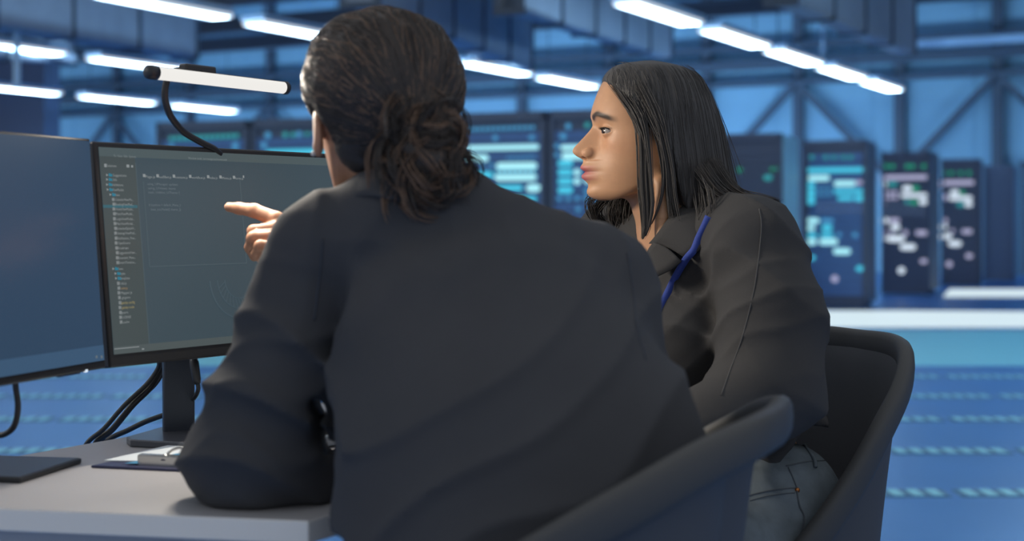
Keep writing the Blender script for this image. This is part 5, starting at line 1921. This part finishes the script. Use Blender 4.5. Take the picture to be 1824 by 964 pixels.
paths = flow_strands(hair_m, st, flow_m, 13, .0008)
q = FM.loc(paths.reshape(-1, 3).astype(np.float32)).reshape(paths.shape)
ok = np.isfinite(paths).all((1, 2)) & (np.abs(paths - FM.C).max((1, 2)) < .25) & (q[..., 0] < .06).all(1)
ok &= (np.abs(hair_m(paths.reshape(-1, 3).astype(np.float32))).reshape(paths.shape[:2]) < .006).all(1)
paths = paths[ok]
k = RNG.rand(len(paths)) < .84
for sel, nm, m_ in ((k, 'hair_strands', M_HAIR_M), (~k, 'light_hair_strands', M_HAIR_M2)):
    V, F = strands_mesh(paths[sel], RNG.uniform(.0005, .0013, sel.sum()))
    np_mesh(nm, V, F, m_, hair_mo)


# curls of the tied hair: short wound locks
def curl(c, r, n, hue):
    for _ in range(n):
        a0, tilt = RNG.rand() * 6.28, RNG.randn(3) * .5
        ax = np.array((0.2, -1, 0.2)) + tilt; ax /= np.linalg.norm(ax)
        e1 = np.cross(ax, (0.3, 0.2, 1)); e1 /= np.linalg.norm(e1); e2 = np.cross(ax, e1)
        R_ = RNG.uniform(.45, 1.12)
        t = np.linspace(0, RNG.uniform(1.4, 3.6), 18)
        cen = c + RNG.randn(3) * .006
        path = cen + (e1[None] * np.cos(a0 + t)[:, None] + e2[None] * np.sin(a0 + t)[:, None]) * (np.array(r) * R_) - ax * 0 + np.array((0, -1, 0)) * (r[1] * np.linspace(.2, .85, 18) * RNG.uniform(.3, 1))[:, None] + np.array((0, 0, -1)) * (np.linspace(0, .018, 18))[:, None]
        k_ = 7
        off = RNG.randn(k_, 1, 3) * .0026
        wv = RNG.randn(k_, 1, 3) * .0012 * np.sin(np.linspace(0, 6, 18))[None, :, None]
        LOCKS.append((path[None] + off + wv, RNG.uniform(.0005, .0011, k_), hue if RNG.rand() < .5 else 1 - hue))


for c, r in pony:
    curl(c, r, 44, 0)
# loose ends falling on the collar
for i in range(46):
    x = RNG.uniform(690, 815)
    y0 = RNG.uniform(280, 320)
    pts = [pt(x, y0 - 30, 1.74), pt(x + RNG.uniform(-12, 12), y0, 1.735), pt(x + RNG.uniform(-20, 20), y0 + RNG.uniform(18, 35), 1.735), pt(x + RNG.uniform(-30, 25), y0 + RNG.uniform(40, 55), 1.738)]
    c = np.array([v[:] for v in spline(pts, 5)])
    LOCKS.append((c[None] + RNG.randn(6, 1, 3) * .003 + RNG.randn(6, 1, 3) * .003 * np.linspace(0, 1, len(c))[None, :, None], RNG.uniform(.0005, .001, 6), int(RNG.rand() < .3)))
for hue, nm, m_ in ((0, 'curls', M_HAIR_M), (1, 'light_curls', M_HAIR_M2)):
    Vs, Fs, o_ = [], [], 0
    for pa, ra, h_ in LOCKS:
        if h_ != hue: continue
        V, F = strands_mesh(pa, ra); Vs.append(V); Fs.append(F + o_); o_ += len(V)
    np_mesh(nm, np.concatenate(Vs), np.concatenate(Fs), m_, hair_mo)
LOCKS.clear()
# flyaway hairs round the crown
# ---- shirt
sp_ = (m_chest - m_hip); sp_ = sp_ / np.linalg.norm(sp_)
nx_ = np.array((1.0, 0, 0)); nn_ = np.cross(sp_, nx_); nn_ /= np.linalg.norm(nn_)


def flat_pts(p, k=0.70):
    d = (p - m_hip) @ nn_.astype(np.float32)
    return (p + (d * k)[:, None] * nn_.astype(np.float32)).astype(np.float32)


def flat1(c): return flat_pts(np.array(c, np.float32)[None])[0]


def shirt_m(p):
    ps = flat_pts(p)
    t = sd_chain(ps, [flat1(N((.03, 1.565, .55))), flat1(N((.015, 1.64, .80))), flat1(N((-.030, 1.735, .915)))], [.225, .200, .190], .06)
    t = smin(t, sd_cap(p, m_shL + N((.03, -.01, .01)), m_shR + N((0, 0, -.01)), .068, .066), .06)
    t = smin(t, sd_cap(p, N(P(700, 398, 1.82)), N(P(595, 438, 1.835)), .060, .062), .03)
    t = smin(t, sd_cap(p, N(P(800, 390, 1.82)), N(P(1050, 506, 1.85)), .066, .068), .04)
    t = smin(t, sd_cap(p, N(P(700, 375, 1.81)), N(P(790, 385, 1.81)), .062, .062), .03)
    # left sleeve folded at the elbow on the desk
    up = sd_chain(p, [m_shL + N((.005, 0, -.005)), N(P(540, 560, 1.83)), N(P(500, 690, 1.815)), N(P(455, 800, 1.80))], [.070, .066, .072, .074], .03)
    fo = sd_chain(p, [N(P(445, 812, 1.80)), N(P(500, 640, 1.93)), N(P(534, 462, 2.045))], [.070, .060, .040], .03)
    a = smin(up, fo, .03)
    a = smin(a, sd_ell(p, N(P(470, 822, 1.80)), (.088, .068, .062)), .03)
    a = smin(a, sd_cap(p, N(P(430, 850, 1.80)), N(P(545, 842, 1.82)), .050, .046), .03)
    f = smin(t, a, .018)
    b = sd_chain(p, [m_shR + N((-.005, 0, -.01)), N(P(1070, 610, 1.81)), N(P(1108, 745, 1.79)), m_waR], [.074, .068, .066, .048], .04)
    f = smin(f, b, .05)
    f = smax(f, -sd_ell(p, N(P(581, 742, 1.84)), (.0125, .25, .042), np.array(((.98, 0, .2), (0, 1, 0), (-.2, 0, .98)))), .008)
    # collar opening and hem, desk surface
    f = smax(f, -sd_cap(p, N(P(690, 230, 1.85)), N(P(728, 345, 1.83)), .058, .056), .010)
    f = smax(f, (.575 - p[:, 2]) * .9, .01)
    wa = np.array(P(534, 458, 2.055)); dr_ = (wa - np.array(m_elL)); dr_ /= np.linalg.norm(dr_)
    f = smax(f, ((p - N(wa)) @ dr_.astype(np.float32)) - .004 - (p[:, 0] < -.6) * 1, .006)
    arm = np.clip((-.19 - p[:, 0]) / .05, 0, 1)
    f = f + (folds(p, (.45, .1, .85), 9, .015, 2.2, 4.0) + folds(p, (-.4, .1, .9), 15, .006, 1.8, 14.0)) * arm * np.clip((1.03 - p[:, 2]) / .08, .15, 1) + folds(p, (.72, .1, -.65), 8.0, .013, 1.4, 13.0) * (1 - arm) + folds(p, (.9, .2, -.3), 15, .004, 1.0, 23.0) + vnoise(p * 13) * .0030
    f = smax(f, (TOPZ + .0015 - p[:, 2]) - 10 * np.clip(p[:, 0] + .185, 0, 1), .004)
    return f


shirt_mo = nets_obj('shirt', shirt_m, [((-.46, 1.36, .55), (.32, 2.12, 1.18), .0052)], M_SHIRT_M, MAN)
shirt_mo['label'] = 'dark navy shirt'
collar(shirt_mo, shirt_m,
       [P(592, 368, 1.90), P(608, 362, 1.80), P(650, 350, 1.755), P(710, 356, 1.735), P(770, 352, 1.740), P(822, 330, 1.78), P(836, 318, 1.86)],
       [P(604, 340, 1.90), P(622, 330, 1.82), P(655, 312, 1.785), P(710, 300, 1.765), P(765, 298, 1.77), P(806, 296, 1.81), P(822, 300, 1.87)], M_SHIRT_M, solid=.004)
M_SEAM2 = mat('navy_seam', (.045, .053, .070, 1), rough=.9)
seam(shirt_m, [(575, 425), (572, 470), (566, 520), (560, 570)], .0012, 'sleeve_seam', M_SEAM2, shirt_mo, y0=1.4, y1=2.2)
0 and seam(shirt_m, [(590, 428), (700, 440), (820, 446), (960, 450), (1080, 470)], .0010, 'yoke_seam', M_SEAM2, shirt_mo, y0=1.4, y1=2.2)
seam(shirt_m, [(1118, 450), (1128, 520), (1136, 590), (1150, 640)], .0011, 'sleeve_seam', M_SEAM2, shirt_mo, y0=1.4, y1=2.2)


def trousers(p):
    f = sd_ell(p, m_hip + N((0, .01, -.01)), (.175, .14, .115))
    f = smin(f, sd_chain(p, [m_hipL, m_knL, m_anL], [.095, .075, .055], .04), .04)
    f = smin(f, sd_chain(p, [m_hipR, m_knR, m_anR], [.095, .075, .055], .04), .04)
    f = smax(f, p[:, 2] - .66, .006)
    return smax(f, .07 - p[:, 2], .004) + folds(p, (.3, .8, .5), 10, .005, 1.0, 6.0)


nets_obj('trousers', trousers, [((-.24, 1.42, .05), (.24, 2.12, .68), .008)], M_TROUSER, MAN)
for an in (m_anL, m_anR):
    nets_obj('shoe', shoes(an, (-.1, .99, 0)), [((an[0] - .12, an[1] - .12, 0), (an[0] + .12, an[1] + .26, .16), .006)], M_SHOE, MAN)
